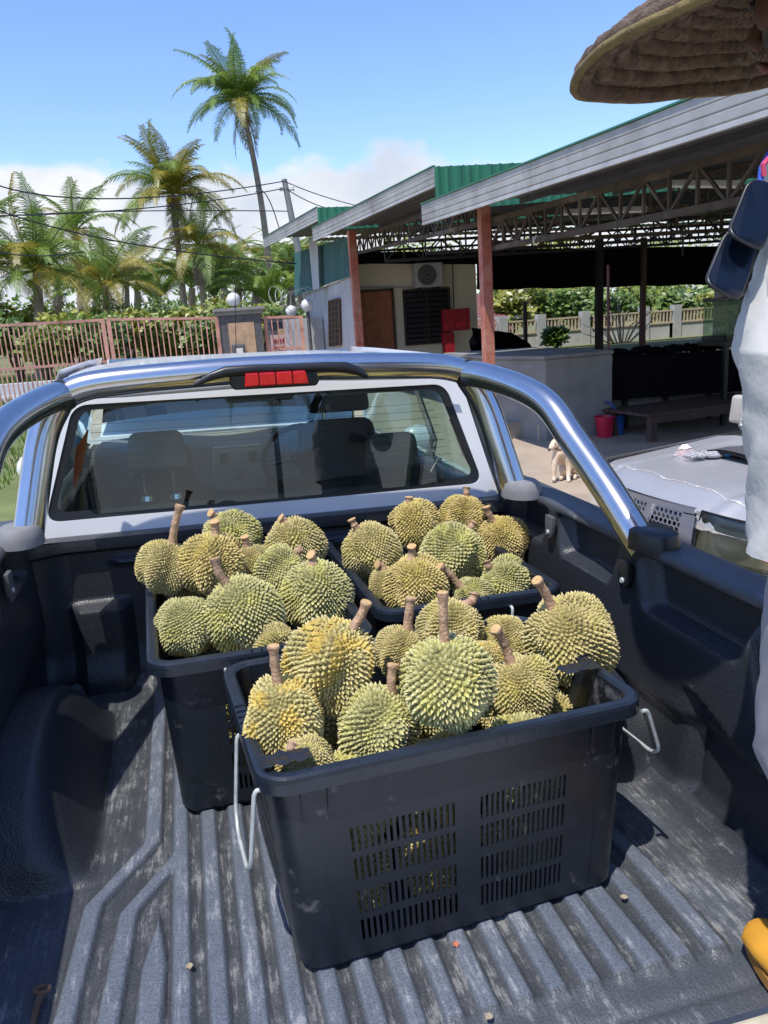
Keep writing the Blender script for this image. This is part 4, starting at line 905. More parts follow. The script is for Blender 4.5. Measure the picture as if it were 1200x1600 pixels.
# fluorescent tubes and a chain
for i, (x0, y0, x1, y1, Y, lb) in enumerate([(832, 373, 914, 360, 8.6, 'white fluorescent tube fitting under the nearest rusty truss'), (1050, 285, 1160, 286, 6.4, 'long white fluorescent fitting under the roof near the right edge'), (880, 330, 1010, 325, 8.0, 'pale fluorescent fitting high under the roof behind the truss')]):
    a, c = wy(x0, y0, Y), wy(x1, y1, Y-.3); b = MB(); b.bar(a, c, .07, .035); t = b.build('fluorescent_light', fascia_grey, M=I4); tag(t, lb, 'ceiling light')
    c2 = MB(); c2.tube([a+Vector((0, 0, -.03)), c+Vector((0, 0, -.03))], .014, 8); c2.build('tube', white_globe, t, I4)
a = wy(1068, 345, 7.5); b = MB()
for k in range(12): b.tube([a+Vector((math.cos(t)*.012*(k % 2), math.cos(t)*.012*((k+1) % 2), -.03*k+math.sin(t)*.02)) for t in [j*PI/4 for j in range(8)]], .004, 5, closed=True)
tag(b.build('hanging_chain', dark_steel, M=I4), 'dark chain hanging from the shed truss near the right edge', 'chain')['kind'] = 'stuff'
# hanging shade net between the far posts
def drape(p00, p10, p11, p01, sag, n=40, m=6, amp=.02):
    b = MB()
    def fn(u, v):
        a = p00.lerp(p10, u); c = p01.lerp(p11, u); p = a.lerp(c, v); return p+Vector((0, amp*noise.noise(Vector((u*30, v*4, 1))), -sag*math.sin(u*PI*5)**2*(1-v)))
    b.grid(fn, n, m); return b
nb_ = drape(wy(745, 452, 20), wy(1150, 443, 20), wy(1150, 384, 20), wy(745, 390, 20), .03); tag(nb_.build('shade_net', net, M=I4), 'wide black shade net hung across the back of the shed', 'net')
nb_ = drape(wy(556, 412, 18.7), wy(746, 413, 18.7), wy(746, 392, 18.7), wy(556, 394, 18.7), .0); tag(nb_.build('shade_net', net, M=I4), 'narrow strip of black net above the cream office wall', 'net')
nb_ = drape(wy(733, 565, 13), wy(862, 560, 13), wy(800, 520, 13), wy(738, 512, 13), .05, amp=.25); tag(nb_.build('net_heap', net, M=I4), 'sagging black netting heaped between the office and the cement tank', 'net')
b = MB(); p = wy(822, 520, 13.2); b.span((p.x-.03, 13.2, .3), (p.x+.03, 13.26, 1.95)); SP(b, 'short_dark_post', dark_steel)

# office: cream front, whitewashed side, teal sheet above
office = thing('office_hut', 'small office hut with cream front, whitewashed side wall and teal sheet cladding', 'hut', Matrix.Translation((5.5, 19, .4)))
OP = lambda b, n, m, **k: b.build(n, m, office, I4, **k)
wl = wy(556, 500, 19.0).x; wr = wy(746, 500, 19.0).x
b = MB(); b.span((wl, 19.0, .35), (wr, 19.12, 3.16)); OP(b, 'front_wall', cream)
b = MB(); b.span((wr-.12, 19.125, .35), (wr, 24, 3.1)); OP(b, 'right_wall', cream)
sa = wy(553, 430, 18.0); sb = wy(475, 459, 24.6)
b = MB(); b.prism([(sa.x, sa.y, .35), (sb.x, sb.y, .35), (sb.x, sb.y, sb.z), (sa.x, sa.y, sa.z)], (.12, .03, 0)); OP(b, 'side_wall', whitewash)
ta_, tb_ = wy(550, 369, 18.0), wy(463, 395, 25.2); tc_, td_ = wy(463, 462, 25.2), wy(553, 431, 18.0)
b = MB(); n = 110
def teal(u, v):
    t = ta_.lerp(tb_, u); lo = td_.lerp(tc_, u); p = lo.lerp(t, v); d = (tb_-ta_); nrm = Vector((d.y, -d.x, 0)).normalized(); return p-nrm*(corr(u*7.3, .22, .03)+.03)
b.grid(teal, 140, 2); OP(b, 'teal_cladding', teal_sheet)
a, c = wy(478, 372, 21.5), wy(492, 450, 21.5); b = MB()
b.grid(lambda u, v: Vector((a.x+.05+(u*.15*(1-.4*v)), 21.5-.1-.5*u+.03*noise.noise(Vector((u*6, v*6, 0))), a.z-v*1.35-.14*abs(noise.noise(Vector((u*9, 0, 2))))*(v > .9))), 10, 12); tag(b.build('plastic_strip', whitewash, M=I4), 'torn white plastic strip hanging down the teal cladding', 'strip')
# side window with grille
def on_side(x, y, off=.02):
    d = _ray(RW, x, y); n_ = Vector((sb.y-sa.y, -(sb.x-sa.x), 0)).normalized(); t = (sa-Vector((0, 0, CAMZ))).dot(n_)/d.dot(n_); p = d*t+Vector((0, 0, CAMZ)); return p-n_*off
qd = [on_side(518, 541), on_side(535, 539), on_side(533, 466), on_side(517, 470)]
b = MB(); b.prism([tuple(p) for p in qd], (-.03, 0, 0)); wn = OP(b, 'side_window', dark_steel)
for k in range(4):
    c = MB(); f = k/3; c.bar(qd[0].lerp(qd[1], f)+Vector((-.04, 0, 0)), qd[3].lerp(qd[2], f)+Vector((-.04, 0, 0)), .035, .035); c.build('grille_bar', mat('rusty_bolt', (.2,)*3), wn, I4)
for k in range(9):
    c = MB(); f = k/8; c.bar(qd[0].lerp(qd[3], f)+Vector((-.045, 0, 0)), qd[1].lerp(qd[2], f)+Vector((-.045, 0, 0)), .025, .025); c.build('grille_bar', mat('rusty_bolt', (.2,)*3), wn, I4)
# door
dx0, dx1 = wy(564, 500, 19).x, wy(613, 500, 19).x; dz = wy(590, 456, 19).z
b = MB(); b.span((dx0, 18.93, .42), (dx1, 18.995, dz)); dr = OP(b, 'door', wood_door)
for k in range(3):
    for s in (0, 1):
        z0 = .52+k*.66; x0 = dx0+.08+s*(dx1-dx0-.08)/2; c = MB(); c.box((x0+(dx1-dx0)*.19, 18.925, z0+.27), ((dx1-dx0)*.34, .02, .52), tp=(1, 1)); c.build('door_panel', wood_door, dr, I4, bevel=.01)
for s, e in ((dx0-.04, dx0+.01), (dx1-.01, dx1+.05)): c = MB(); c.span((s, 18.90, .42), (e, 18.99, dz+.05)); c.build('door_frame', brown_wood, dr, I4)
c = MB(); c.span((dx0-.04, 18.90, dz), (dx1+.05, 18.99, dz+.06)); c.build('door_frame', brown_wood, dr, I4)
# louvre window
a, c_ = wy(630, 455, 18.97), wy(703, 533, 18.97)
b = MB(); b.span((a.x, 18.96, c_.z), (c_.x, 18.99, a.z)); wn = OP(b, 'louvre_window', net)
for x in (a.x, (a.x+c_.x)/2, c_.x): k_ = MB(); k_.span((x-.03, 18.90, c_.z-.02), (x+.03, 18.955, a.z+.02)); k_.build('window_frame', dark_steel, wn, I4)
for z in (a.z, c_.z): k_ = MB(); k_.span((a.x, 18.90, z-.03), (c_.x, 18.953, z+.03)); k_.build('window_frame', dark_steel, wn, I4)
for s in (0, 1):
    for k in range(10):
        z = c_.z+.07+k*(a.z-c_.z-.12)/9.5; x0 = a.x+s*(c_.x-a.x)/2; k_ = MB(); k_.box((x0+(c_.x-a.x)/4, 18.92, z), ((c_.x-a.x)/2-.08, .012, .11), Matrix.Rotation(R(28), 3, 'X')); k_.build('louvre_pane', mat('dark_louvre_glass', (.035, .035, .04), .3), wn, I4)
# air conditioner
a, c_ = wy(643, 413, 18.9), wy(687, 448, 18.9)
ac = thing('air_conditioner', 'white air conditioner box with round fan on the cream wall above the louvre window', 'air conditioner', Matrix.Translation(((a.x+c_.x)/2, 18.8, c_.z)))
b = MB(); b.span((a.x, 18.62, c_.z), (c_.x, 18.96, a.z)); b.build('casing', whitewash, ac, I4, bevel=.02)
b = MB(); cx = a.x+(c_.x-a.x)*.42; b.lathe([(.0001, .02), (.07, .02), (.07, .01), (.24, .01), (.245, .0)], (cx, 18.612, (a.z+c_.z)/2), 24, M=Matrix.Rotation(PI/2, 3, 'X')); b.build('fan', dark_steel, ac, I4)
for k in range(5):
    b = MB(); rr = .05+k*.045; b.tube([(cx+rr*math.cos(t*PI/12), 18.585, (a.z+c_.z)/2+rr*math.sin(t*PI/12)) for t in range(24)], .005, 5, closed=True); b.build('guard_ring', whitewash, ac, I4)
for s in (.15, .85): b = MB(); x = a.x+(c_.x-a.x)*s; b.bar((x, 18.6, c_.z-.03), (x, 18.98, c_.z-.03), .04, .04); b.bar((x, 18.65, c_.z-.04), (x, 18.98, c_.z-.25), .03, .03); b.build('bracket', dark_steel, ac, I4)
# red cabinet
a, c_ = wy(691, 484, 18.4), wy(733, 515, 18.4); b = MB(); b.span((a.x, 18.3, c_.z), (c_.x, 18.5, a.z)); b.prism([(a.x, 18.3, c_.z-.03), (a.x+.25, 18.3, c_.z-.03), (a.x+.25, 18.3, .9), (a.x+.02, 18.3, .9)], (0, .3, 0)); tag(b.build('red_cabinet', red_board, M=I4, bevel=.01), 'red board on a red cabinet standing against the cream wall', 'cabinet')
b = MB(); b.tube([wy(707, 413, 18.9), wy(709, 483, 18.9)], .015, 5); OP(b, 'conduit', dark_steel)
b = MB(); b.tube([wy(563, 449, 18.95), wy(645, 449, 18.95)], .015, 5); OP(b, 'pipe', whitewash)

# cement tank, tarpaulin wall, low wall
c0 = wy(852, 562, 9.7); cl = wy(766, 565, 10.7); cr_ = wy(957, 558, 9.72)
b = MB(); tk = thing('cement_tank', 'rendered cement tank with squared corner under the shed behind the red post', 'tank', Matrix.Translation((c0.x, c0.y, 0)))
zt = c0.z
b.prism([(c0.x, c0.y, 0), (cr_.x, cr_.y, 0), (cr_.x, cr_.y+2.5, 0), (cl.x, cl.y+2.0, 0), (cl.x, cl.y, 0)], (0, 0, zt)); b.build('tank_wall', wallcem, tk, I4, bevel=.015)
b = MB(); b.prism([(c0.x-.03, c0.y-.03, zt+.003), (cr_.x+.0, cr_.y-.03, zt+.003), (cr_.x, cr_.y+2.5, zt+.003), (cl.x-.03, cl.y+2.0, zt+.003), (cl.x-.03, cl.y-.02, zt+.003)], (0, 0, .05)); b.build('tank_coping', wallcem, tk, I4, bevel=.008)
a = wy(957, 556, 9.9); c_ = wy(1200, 540, 9.9)
tw = drape(wy(957, 625, 9.8), wy(1230, 606, 9.8), wy(1230, 542, 9.8), wy(957, 556, 9.8), .0, 60, 10, .05); tag(tw.build('tarpaulin_wall', net, M=I4), 'black tarpaulin stretched along the tank right of the cement wall', 'tarpaulin')
b = MB(); b.span((cr_.x+.02, 10.15, 0), (11.5, 10.3, .98)); tag(b.build('low_wall', wallcem, M=I4), 'low grey wall in deep shade under the black tarpaulin', 'wall')
rnd = random.Random(3); 
b = MB(); p = wy(930, 500, 19)
for k in range(40):
    x = 958+k*5.2; q = wy(x, 548-rnd.random()*3, 10.0); b.sphere((q.x, 10.05+rnd.random()*.2, 1.08+rnd.random()*.04), (.05+.05*rnd.random(), .08, .05+.03*rnd.random()), 8, 5)
tag(b.build('debris', net, M=I4), 'row of dark lumps and rubbish lying on top of the tarpaulin wall', 'rubbish', kind='stuff')
# buckets
def bucket(p, r_, h_, m_, nm, lb):
    t = thing(nm, lb, 'bucket', Matrix.Translation(p)); M_ = Matrix.Translation(p)
    b = MB(); b.lathe([(.0001, .004), (r_*.74, .004), (r_*.76, 0), (r_*.97, h_*.93), (r_*1.05, h_*.93), (r_*1.06, h_), (r_*.99, h_), (r_*.95, h_*.93), (r_*.72, .02), (.0001, .02)], (0, 0, 0), 28); b.build('pail', m_, t, M_, smooth=.6)
    return t, M_
pb = wz(945, 683, .012); pb.z = .016; bk, _m = bucket(pb, .135, .29, red_plastic, 'red_bucket', 'crimson plastic bucket on the shed floor by the cement tank')
pb2 = wz(968, 681, .012); pb2.z = .016; pb2 += Vector((.02, .12, 0)); bk2, _m2 = bucket(pb2, .12, .27, blue_plastic, 'blue_bucket', 'blue plastic bucket tucked behind the crimson one')
b = MB(); b.tube(smooth_path([(-.02, -.05, .2), (-.03, -.03, .36), (-.10, 0, .46), (-.16, .02, .47)], .05), .014, 8); b.build('ladle_handle', blue_plastic, bk2, _m2, smooth=.8)
# table
fo = wz(1018, 690, .016); tt = thing('low_table', 'low dark brown wooden table in the shade behind the silver pickup', 'table', Matrix.Translation(fo))
TH = .34; L_, Wt = 2.2, .95; Mt = Matrix.Translation(fo) @ Matrix.Rotation(R(8), 4, 'Z')
for k in range(6): b = MB(); b.span((-.12, -.08+k*(Wt/6), TH), (L_, -.08+(k+1)*Wt/6-.012, TH+.035)); b.build('plank', brown_wood, tt, Mt, bevel=.004)
for x in (0, L_-.15):
    for y in (0, Wt-.2): b = MB(); b.span((x-.04, y-.04, 0), (x+.05, y+.05, TH-.003)); b.build('leg', brown_wood, tt, Mt)
b = MB(); b.span((-.06, -.05, TH-.10), (L_-.08, -.01, TH-.003)); b.build('apron', brown_wood, tt, Mt)
# step blocks
for k, (x0, x1, y0, y1) in enumerate([(778, 838, 656, 688), (842, 862, 652, 690)]):
    a = wz((x0+x1)/2, y1, 0.0); wd = (x1-x0)/F*(a-Vector((0, 0, 1.8))).length; b = MB(); b.span((a.x-wd/2, a.y, .0), (a.x+wd/2, a.y+.5, .26-.02*k)); tag(b.build('step_block', tan_stone, M=I4, bevel=.02), ('long weathered concrete step at the foot of the cement tank', 'short weathered block standing beside the long concrete step')[k], 'step')
# aquarium on a stand
a, c_ = wy(1134, 530, 9.4), wy(1215, 462, 9.4)
aq = thing('aquarium', 'empty glass aquarium with black frame on a stand, partly behind the standing person', 'aquarium', Matrix.Translation((a.x, 9.4, a.z)))
b = MB(); b.span((a.x, 9.4, a.z), (c_.x, 9.9, c_.z)); b.build('tank_glass', glass('aquarium_glass', (.55, .68, .6), 1.5), aq, I4)
for z in (a.z, c_.z):
    b = MB()
    for q0, q1 in (((a.x, 9.4), (c_.x, 9.4)), ((a.x, 9.9), (c_.x, 9.9)), ((a.x, 9.4), (a.x, 9.9)), ((c_.x, 9.4), (c_.x, 9.9))): b.bar(Vector((*q0, z)), Vector((*q1, z)), .04, .05)
    b.build('tank_frame', black_trim, aq, I4)
b = MB(); b.span((a.x-.05, 9.35, a.z-.09), (c_.x, 9.95, a.z-.03)); 
for x in (a.x, a.x+.35): b.span((x, 9.4, .0), (x+.06, 9.46, a.z-.09))
b.build('stand', black_trim, aq, I4)
# wall beyond the aquarium
a = wy(1122, 470, 21); b = MB(); b.span((a.x, 21, .4), (a.x+5, 21.2, 2.4)); tag(b.build('neighbour_wall', mat('peach_wall', (.62, .30, .18), .8, col2=(.7, .7, .68), patch=(.4, .42), scale=.5), M=I4), 'peach and white wall beyond the aquarium at the right edge', 'wall')

# ================================================================== gate and pillars
def palegate(name, label, x0, y0, x1, y1, ztop0, ztop1, zb, midz, nbars, m_):
    t = thing(name, label, 'gate', Matrix.Translation((x0, y0, zb))); a = Vector((x0, y0, 0)); c = Vector((x1, y1, 0))
    P = lambda f, z: a.lerp(c, f)+Vector((0, 0, z)); zt = lambda f: ztop0+(ztop1-ztop0)*f
    for nm, z0, z1 in (('top_rail', zt(0), zt(1)), ('middle_rail', midz, midz), ('bottom_rail', zb+.05, zb+.05)): b = MB(); b.bar(P(0, z0), P(1, z1), .05, .06); b.build(nm, m_, t, I4)
    for f in (0, 1): b = MB(); b.bar(P(f, zb), P(f, zt(f)+.03), .09, .09, up=(1, 0, 0)); b.build('end_post', m_, t, I4)
    for k in range(1, nbars): f = k/nbars; b = MB(); b.bar(P(f, zb+.03), P(f, zt(f)), .028, .028, up=(1, 0, 0)); b.build('bar', m_, t, I4)
    return t
g0, g1 = wy(-60, 512, 19.2), wy(160, 500, 19.8)
palegate('sliding_gate', 'left leaf of the faded pink bar gate, leaning slightly, with a middle rail', g0.x, g0.y, g1.x, g1.y, g0.z, g1.z, .38, 1.28, 29, pink_steel)
g0, g1 = wy(169, 499, 19.8), wy(338, 497, 20.0)
palegate('sliding_gate', 'right leaf of the faded pink bar gate, between the double post and the stone pillar', g0.x, g0.y, g1.x, g1.y, g0.z, g1.z, .38, 1.22, 19, pink_steel)
g0, g1 = wy(414, 496, 20.2), wy(470, 495, 20.4)
palegate('small_gate', 'narrow pink side gate right of the stone pillar', g0.x, g0.y, g1.x, g1.y, g0.z, g1.z, .38, 1.25, 6, pink_steel)
def pillar(xa, xb, ytop, Y, lb, sign=False):
    a, c = wy(xa, ytop, Y), wy(xb, ytop, Y); t = thing('gate_pillar', lb, 'pillar', Matrix.Translation(((a.x+c.x)/2, Y, .4))); wd = c.x-a.x; z1 = a.z
    b = MB(); b.span((a.x+.05, Y, .35), (c.x-.05, Y+.8, z1-.17)); b.build('pillar_body', granite, t, I4, bevel=.01)
    b = MB(); b.span((a.x, Y-.05, z1-.168), (c.x, Y+.85, z1-.08)); b.span((a.x-.05, Y-.10, z1-.078), (c.x+.05, Y+.9, z1)); b.build('pillar_cap', wallcem, t, I4, bevel=.012)
    b = MB(); b.span((a.x+.25, Y-.02, .5), (c.x-.25, Y-.002, z1-.36)); b.build('stone_panel', tan_tile, t, I4)
    return t, a, c
t, a, c = pillar(337, 410, 483, 20.0, 'wide gate pillar with dark border, tan stone panel and flat grey cap')
p = wy(373, 548, 19.9); b = MB(); b.box((p.x, 19.9, p.z+.03), (.34, .08, .26)); mbx = b.build('mail_box', granite, t, I4, bevel=.04); b = MB(); b.box((p.x+.02, 19.85, p.z), (.16, .02, .12)); b.build('mail_slot', white_globe, mbx, I4)
t2, a2, c2 = pillar(418, 458, 495, 23.0, 'lower gate pillar behind the narrow side gate with a red printed notice')
p = wy(437, 538, 22.9); b = MB(); b.box((p.x, 22.9, p.z), (.5, .03, .55)); sg = tag(b.build('notice_board', mat('pale_pink_notice', (.62, .42, .38), .7), M=I4), 'small pale notice with red characters on the pillar behind the side gate', 'sign')
for r_ in range(2):
    for k in range(3):
        x = p.x-.14+k*.14; z = p.z+.10-r_*.19; b = MB(); s = .045
        for q0, q1 in (((-s, s), (s, s)), ((-s, 0), (s, 0)), ((-s, -s), (s, -s)), ((-s, -s), (-s, s)), ((s, -s), (s, s)), ((0, -s*1.3), (0, s*1.3)))[r_:(6 if k != 1 else 5)]: b.bar((x+q0[0], 22.875, z+q0[1]), (x+q1[0], 22.875, z+q1[1]), .014, .014, up=(0, 1, 0))
        b.build('red_character', red_board, sg, I4)
for (x, y, Y, r_, lb) in ((365, 468, 20.4, .17, 'white globe lamp on top of the wide gate pillar'), (455, 486, 22.5, .16, 'left of two white globe lamps by the whitewashed wall'), (480, 477, 21.5, .17, 'white globe lamp by the whitewashed wall, right of its twin')):
    p = wy(x, y, Y); t = thing('globe_lamp', lb, 'lamp', Matrix.Translation(p-Vector((0, 0, r_)))); b = MB(); b.sphere(p, r_, 20, 12); b.build('globe', white_globe, t, I4, smooth=1.5); b = MB(); b.tube([p-Vector((0, 0, r_+(.12 if x == 365 else 1.2))), p-Vector((0, 0, r_*.9))], .05, 8); b.build('lamp_stem', granite, t, I4)
b = MB(); rnd = random.Random(8)
for k in range(7):
    p = wy(430+k*8.5, 470-abs(k-3)*3, 21.8+.1*k); rr = .24; b.tube([p+Vector((rr*math.cos(q*PI/10)*.7, .25*math.sin(q*PI/10+k), rr*math.sin(q*PI/10))) for q in range(20)], .007, 4, closed=True)
tag(b.build('razor_wire', galv, M=I4), 'coils of thin razor wire on the wall beside the globe lamps', 'wire', kind='stuff')
b = MB(); p = wy(470, 520, 21.9); b.span((p.x-.45, 21.9, .4), (p.x+.6, 22.1, 2.0)); tag(b.build('boundary_wall', whitewash, M=I4), 'short whitewashed wall between the side gate and the hut', 'wall')
b = MB(); p = wy(68, 600, 19.0); q = wy(98, 632, 19.0); b.span((p.x, 19.0, .4), (q.x+.5, 19.06, p.z)); tag(b.build('grey_panel', mat('pale_blue_grey_panel', (.42, .47, .48), .7), M=I4), 'pale blue-grey panel leaning behind the cab roof at the gate foot', 'panel')

# ================================================================== power pole and wires
pb = wy(462, 372, 30); ptp = wy(444, 280, 30)
pole = thing('power_pole', 'leaning concrete power pole behind the hut roof', 'pole', Matrix.Translation((pb.x, pb.y, .4)))
b = MB(); d = (pb-ptp); b.tube([ptp+d*2.6, ptp], [.17, .10], 10); b.build('pole_shaft', wallcem, pole, I4)
b = MB(); q = ptp+d*.18; b.bar(q+Vector((-.25, 0, 0)), q+Vector((.3, 0, 0)), .06, .06); b.build('bracket', galv, pole, I4)
for k in (-.2, .25): b = MB(); b.lathe([(.05, -.08), (.03, -.03), (.05, 0), (.03, .04), (.0001, .08)], tuple(q+Vector((k, 0, .1))), 8); b.build('insulator', white_globe, pole, I4)
wires = [((-10, 287), (200, 310), (444, 283), 22, 'upper wire from the left edge to the power pole'), ((-10, 337), (250, 323), (444, 294), 24, 'second wire crossing the palms to the pole'), ((-10, 339), (200, 330), (452, 330), 26, 'thick level cable crossing the palms'),
         ((-20, 322), (200, 380), (463, 412), 20, 'sagging cable dipping toward the teal cladding'), ((444, 283), (500, 305), (560, 322), 29, 'thin wire from the pole down behind the green roof'), ((447, 295), (500, 322), (545, 330), 29, 'lower thin wire right of the power pole'), ((-10, 392), (60, 400), (130, 393), 24, 'short greenish wire low at the left among fronds'), ((400, 300), (418, 308), (437, 360), 24, 'loose curling wire hanging left of the power pole')]
for a_, m_, c_, Y, lb in wires:
    P0, P1, P2 = wy(*a_, Y), wy(*m_, Y+2), wy(*c_, 30 if c_[0] == 444 else Y+4); b = MB(); P1 = P1*2-(P0+P2)/2
    b.tube([P0*(1-t)**2+P1*2*t*(1-t)+P2*t*t for t in [k/24 for k in range(25)]], .018, 5); tag(b.build('overhead_wire', black_trim, M=I4), lb, 'wire')

# ================================================================== palms
def frond_mesh(name, L_, droop, e0, npair, lw, ll, m_, seed, rag=.0):
    rnd = random.Random(seed); b = MB(); P = [Vector((0, 0, 0))]; el = e0; n = 26; D = []
    for k in range(n):
        s = k/n; el = e0-droop*s**1.3; d = Vector((math.cos(el), 0, math.sin(el))); D.append(d); P.append(P[-1]+d*L_/n)
    D.append(D[-1]); b.tube(P[::3]+[P[-1]], [.045*(1-i/9.5)+.006 for i in range(len(P[::3])+1)], 5)
    for k in range(npair):
        s = .10+.90*k/npair; i = min(n-1, int(s*n)); p = P[i].lerp(P[i+1], s*n-i); d = D[i]; up = Vector((-d.z, 0, d.x))
        prof = math.sin(min(1, (s+.12))*PI*.93)**.6*(1-.25*s)
        for sd in (-1, 1):
            if rnd.random() < rag: continue
            l2 = ll*prof*(.8+.3*rnd.random()); dr = .35+.5*rnd.random()+.3*s
            out = (Vector((0, sd, 0))*1.0+d*(.55+.5*s)+up*(.15-.1*rnd.random())).normalized(); q1 = p+out*l2*.5; q2 = q1+(out+Vector((0, 0, -dr))).normalized()*l2*.55; wv = d*lw
            b.add([p-wv*.5, p+wv*.5, q1+wv*.55, q1-wv*.55, q2], [(0, 1, 2, 3), (3, 2, 4)])
    me = bpy.data.meshes.new(name); me.from_pydata([tuple(v) for v in b.v], [], b.f); me.materials.append(m_); return me
FR = {}
def frond(kind, seed, m_):
    key = (kind, seed, m_.name)
    if key not in FR:
        pr = {'up': (1.05, 1.25, .0), 'mid': (1.75, .75, .05), 'low': (1.5, .1, .08), 'dead': (.5, -1.15, .35), 'oil': (1.6, .95, .0)}[kind]
        FR[key] = frond_mesh('frond', 1.0*4.6, pr[0]+.25*((seed*7) % 3-1)*.6, pr[1], 50 if kind != 'oil' else 44, .055, 1.25 if kind != 'oil' else .85, m_, seed, pr[2])
    return FR[key]
def palm(label, base, top, scale, nf, seed, ylw=.25, dead=2, nuts=5, bend=.4, group='coconut palms behind the gate', tr=.16, kinds=None, cat='palm tree', name='coconut_palm', skirt=True):
    rnd = random.Random(seed); base, top = Vector(base), Vector(top); t = thing(name, label, cat, Matrix.Translation(base), group)
    mid = base.lerp(top, .45)+Vector((bend, 0, 0)); P = []
    for k in range(13):
        s = k/12; P.append(base*(1-s)**2+mid*2*s*(1-s)+top*s*s)
    b = MB(); b.tube(P, [tr*(1.35-.55*k/12+(.5 if k == 0 else 0)) for k in range(13)], 10); b.build('trunk', trunk_m, t, I4, smooth=1.2)
    for k in range(nf):
        f = k/nf; kind = ('up' if f < .26 else 'mid' if f < .68 else 'low'); az = k*2.399+rnd.random()*.5
        m_ = frond_green if rnd.random() > ylw*(.4+1.2*f) else frond_yellow
        o = bpy.data.objects.new('frond', frond(kind if not kinds else kinds, k % 3, m_)); COL.objects.link(o); o.parent = t; PW[o.name] = PW[t.name]
        o.location = top-base+Vector((.12*math.cos(az), .12*math.sin(az), .05)); o.rotation_euler = (rnd.gauss(0, .2), rnd.gauss(0, .10)-(0.15 if f < .12 else 0)*5*(f < .05), az); s = scale*(.82+.3*rnd.random())*(.9 if f < .2 else 1); o.scale = (s, s, s)
    for k in range(dead):
        az = rnd.random()*6.28; o = bpy.data.objects.new('dead_frond', frond('dead', k % 2, frond_brown if k % 2 == 0 else frond_yellow)); COL.objects.link(o); o.parent = t; PW[o.name] = PW[t.name]; o.location = top-base; o.rotation_euler = (0, 0, az); s = scale*(.55+.25*rnd.random()); o.scale = (s, s, s)
    for k in range(nuts):
        az = rnd.random()*6.28; b = MB(); b.sphere(top+Vector((.33*math.cos(az), .33*math.sin(az), -.2-.25*rnd.random())), (.13, .13, .16), 8, 6); b.build('coconut', mat('golden_coconut', (.5, .36, .04), .5), t, I4, smooth=1)
    return t
def gz(p): return Vector((p.x, p.y, .35))
def palm_px(label, xb, yb, xc, yc, Y, scale, nf, seed, **k):
    c = wy(xc, yc, Y); b_ = wy(xb, yb, Y); b_ = b_+(b_-c).normalized()*0; 
    d = (c-b_); b0 = c-d*((c.z-.35)/d.z) if abs(d.z) > .1 else gz(b_); return palm(label, b0, c, scale, nf, seed, **k)
palm_px('tallest coconut palm, slim curved trunk rising high above the pole', 421, 520, 377, 160, 55, .98, 38, 11, ylw=.12, dead=4, nuts=7, bend=1.1, tr=.2)
palm_px('second tallest coconut palm, with yellowing fronds, left of the tallest', 292, 520, 270, 303, 50, .95, 36, 5, ylw=.55, dead=6, nuts=6, bend=.0, tr=.19)
palm_px('ragged palm with dried brown fronds just right of the second tallest', 322, 520, 312, 385, 49, .78, 22, 6, ylw=.8, dead=8, nuts=3, bend=.0, tr=.2)
palm_px('pale upright palm standing left behind the second tallest', 122, 520, 117, 360, 50, .80, 20, 9, ylw=.35, dead=3, nuts=0, tr=.2)
palm_px('nearest leafy coconut palm at the left edge beyond the gate', 62, 520, 58, 425, 34, .80, 26, 15, ylw=.25, dead=1, nuts=3, tr=.2, bend=0)
palm_px('low arching palm at the far left edge', -30, 520, -35, 420, 34, .80, 22, 16, ylw=.3, dead=0, nuts=0, bend=0)
palm_px('low palm with yellow fronds behind the gate, right of the leafy one', 165, 520, 165, 445, 40, .78, 22, 21, ylw=.55, dead=2, nuts=0, bend=0)
palm_px('dark palm between the ragged palms low behind the gate', 200, 520, 198, 432, 52, .75, 18, 22, ylw=.3, dead=3, nuts=0, bend=0)
rnd = random.Random(31); ORD_ = ['first', 'second', 'third', 'fourth', 'fifth', 'sixth', 'seventh', 'eighth', 'ninth', 'tenth', 'eleventh', 'twelfth', 'thirteenth', 'last']
for k, (x, y, Y) in enumerate([(245, 470, 58), (335, 462, 52), (372, 440, 66), (400, 455, 60), (432, 418, 70), (455, 440, 62), (470, 415, 75), (350, 415, 80), (300, 450, 70), (215, 455, 74), (490, 430, 80), (150, 470, 62), (90, 450, 66), (425, 478, 50)]):
    palm_px('short-trunked oil palm, '+ORD_[sorted([245, 335, 372, 400, 432, 455, 470, 350, 300, 215, 490, 150, 90, 425]).index(x)]+' from the left in the belt behind the gate', x, 530, x, y, Y, 1.15, 22, 40+k, ylw=.18, dead=1, nuts=0, bend=0, group='oil palms in the belt behind the gate', kinds='oil', name='oil_palm', tr=.35)
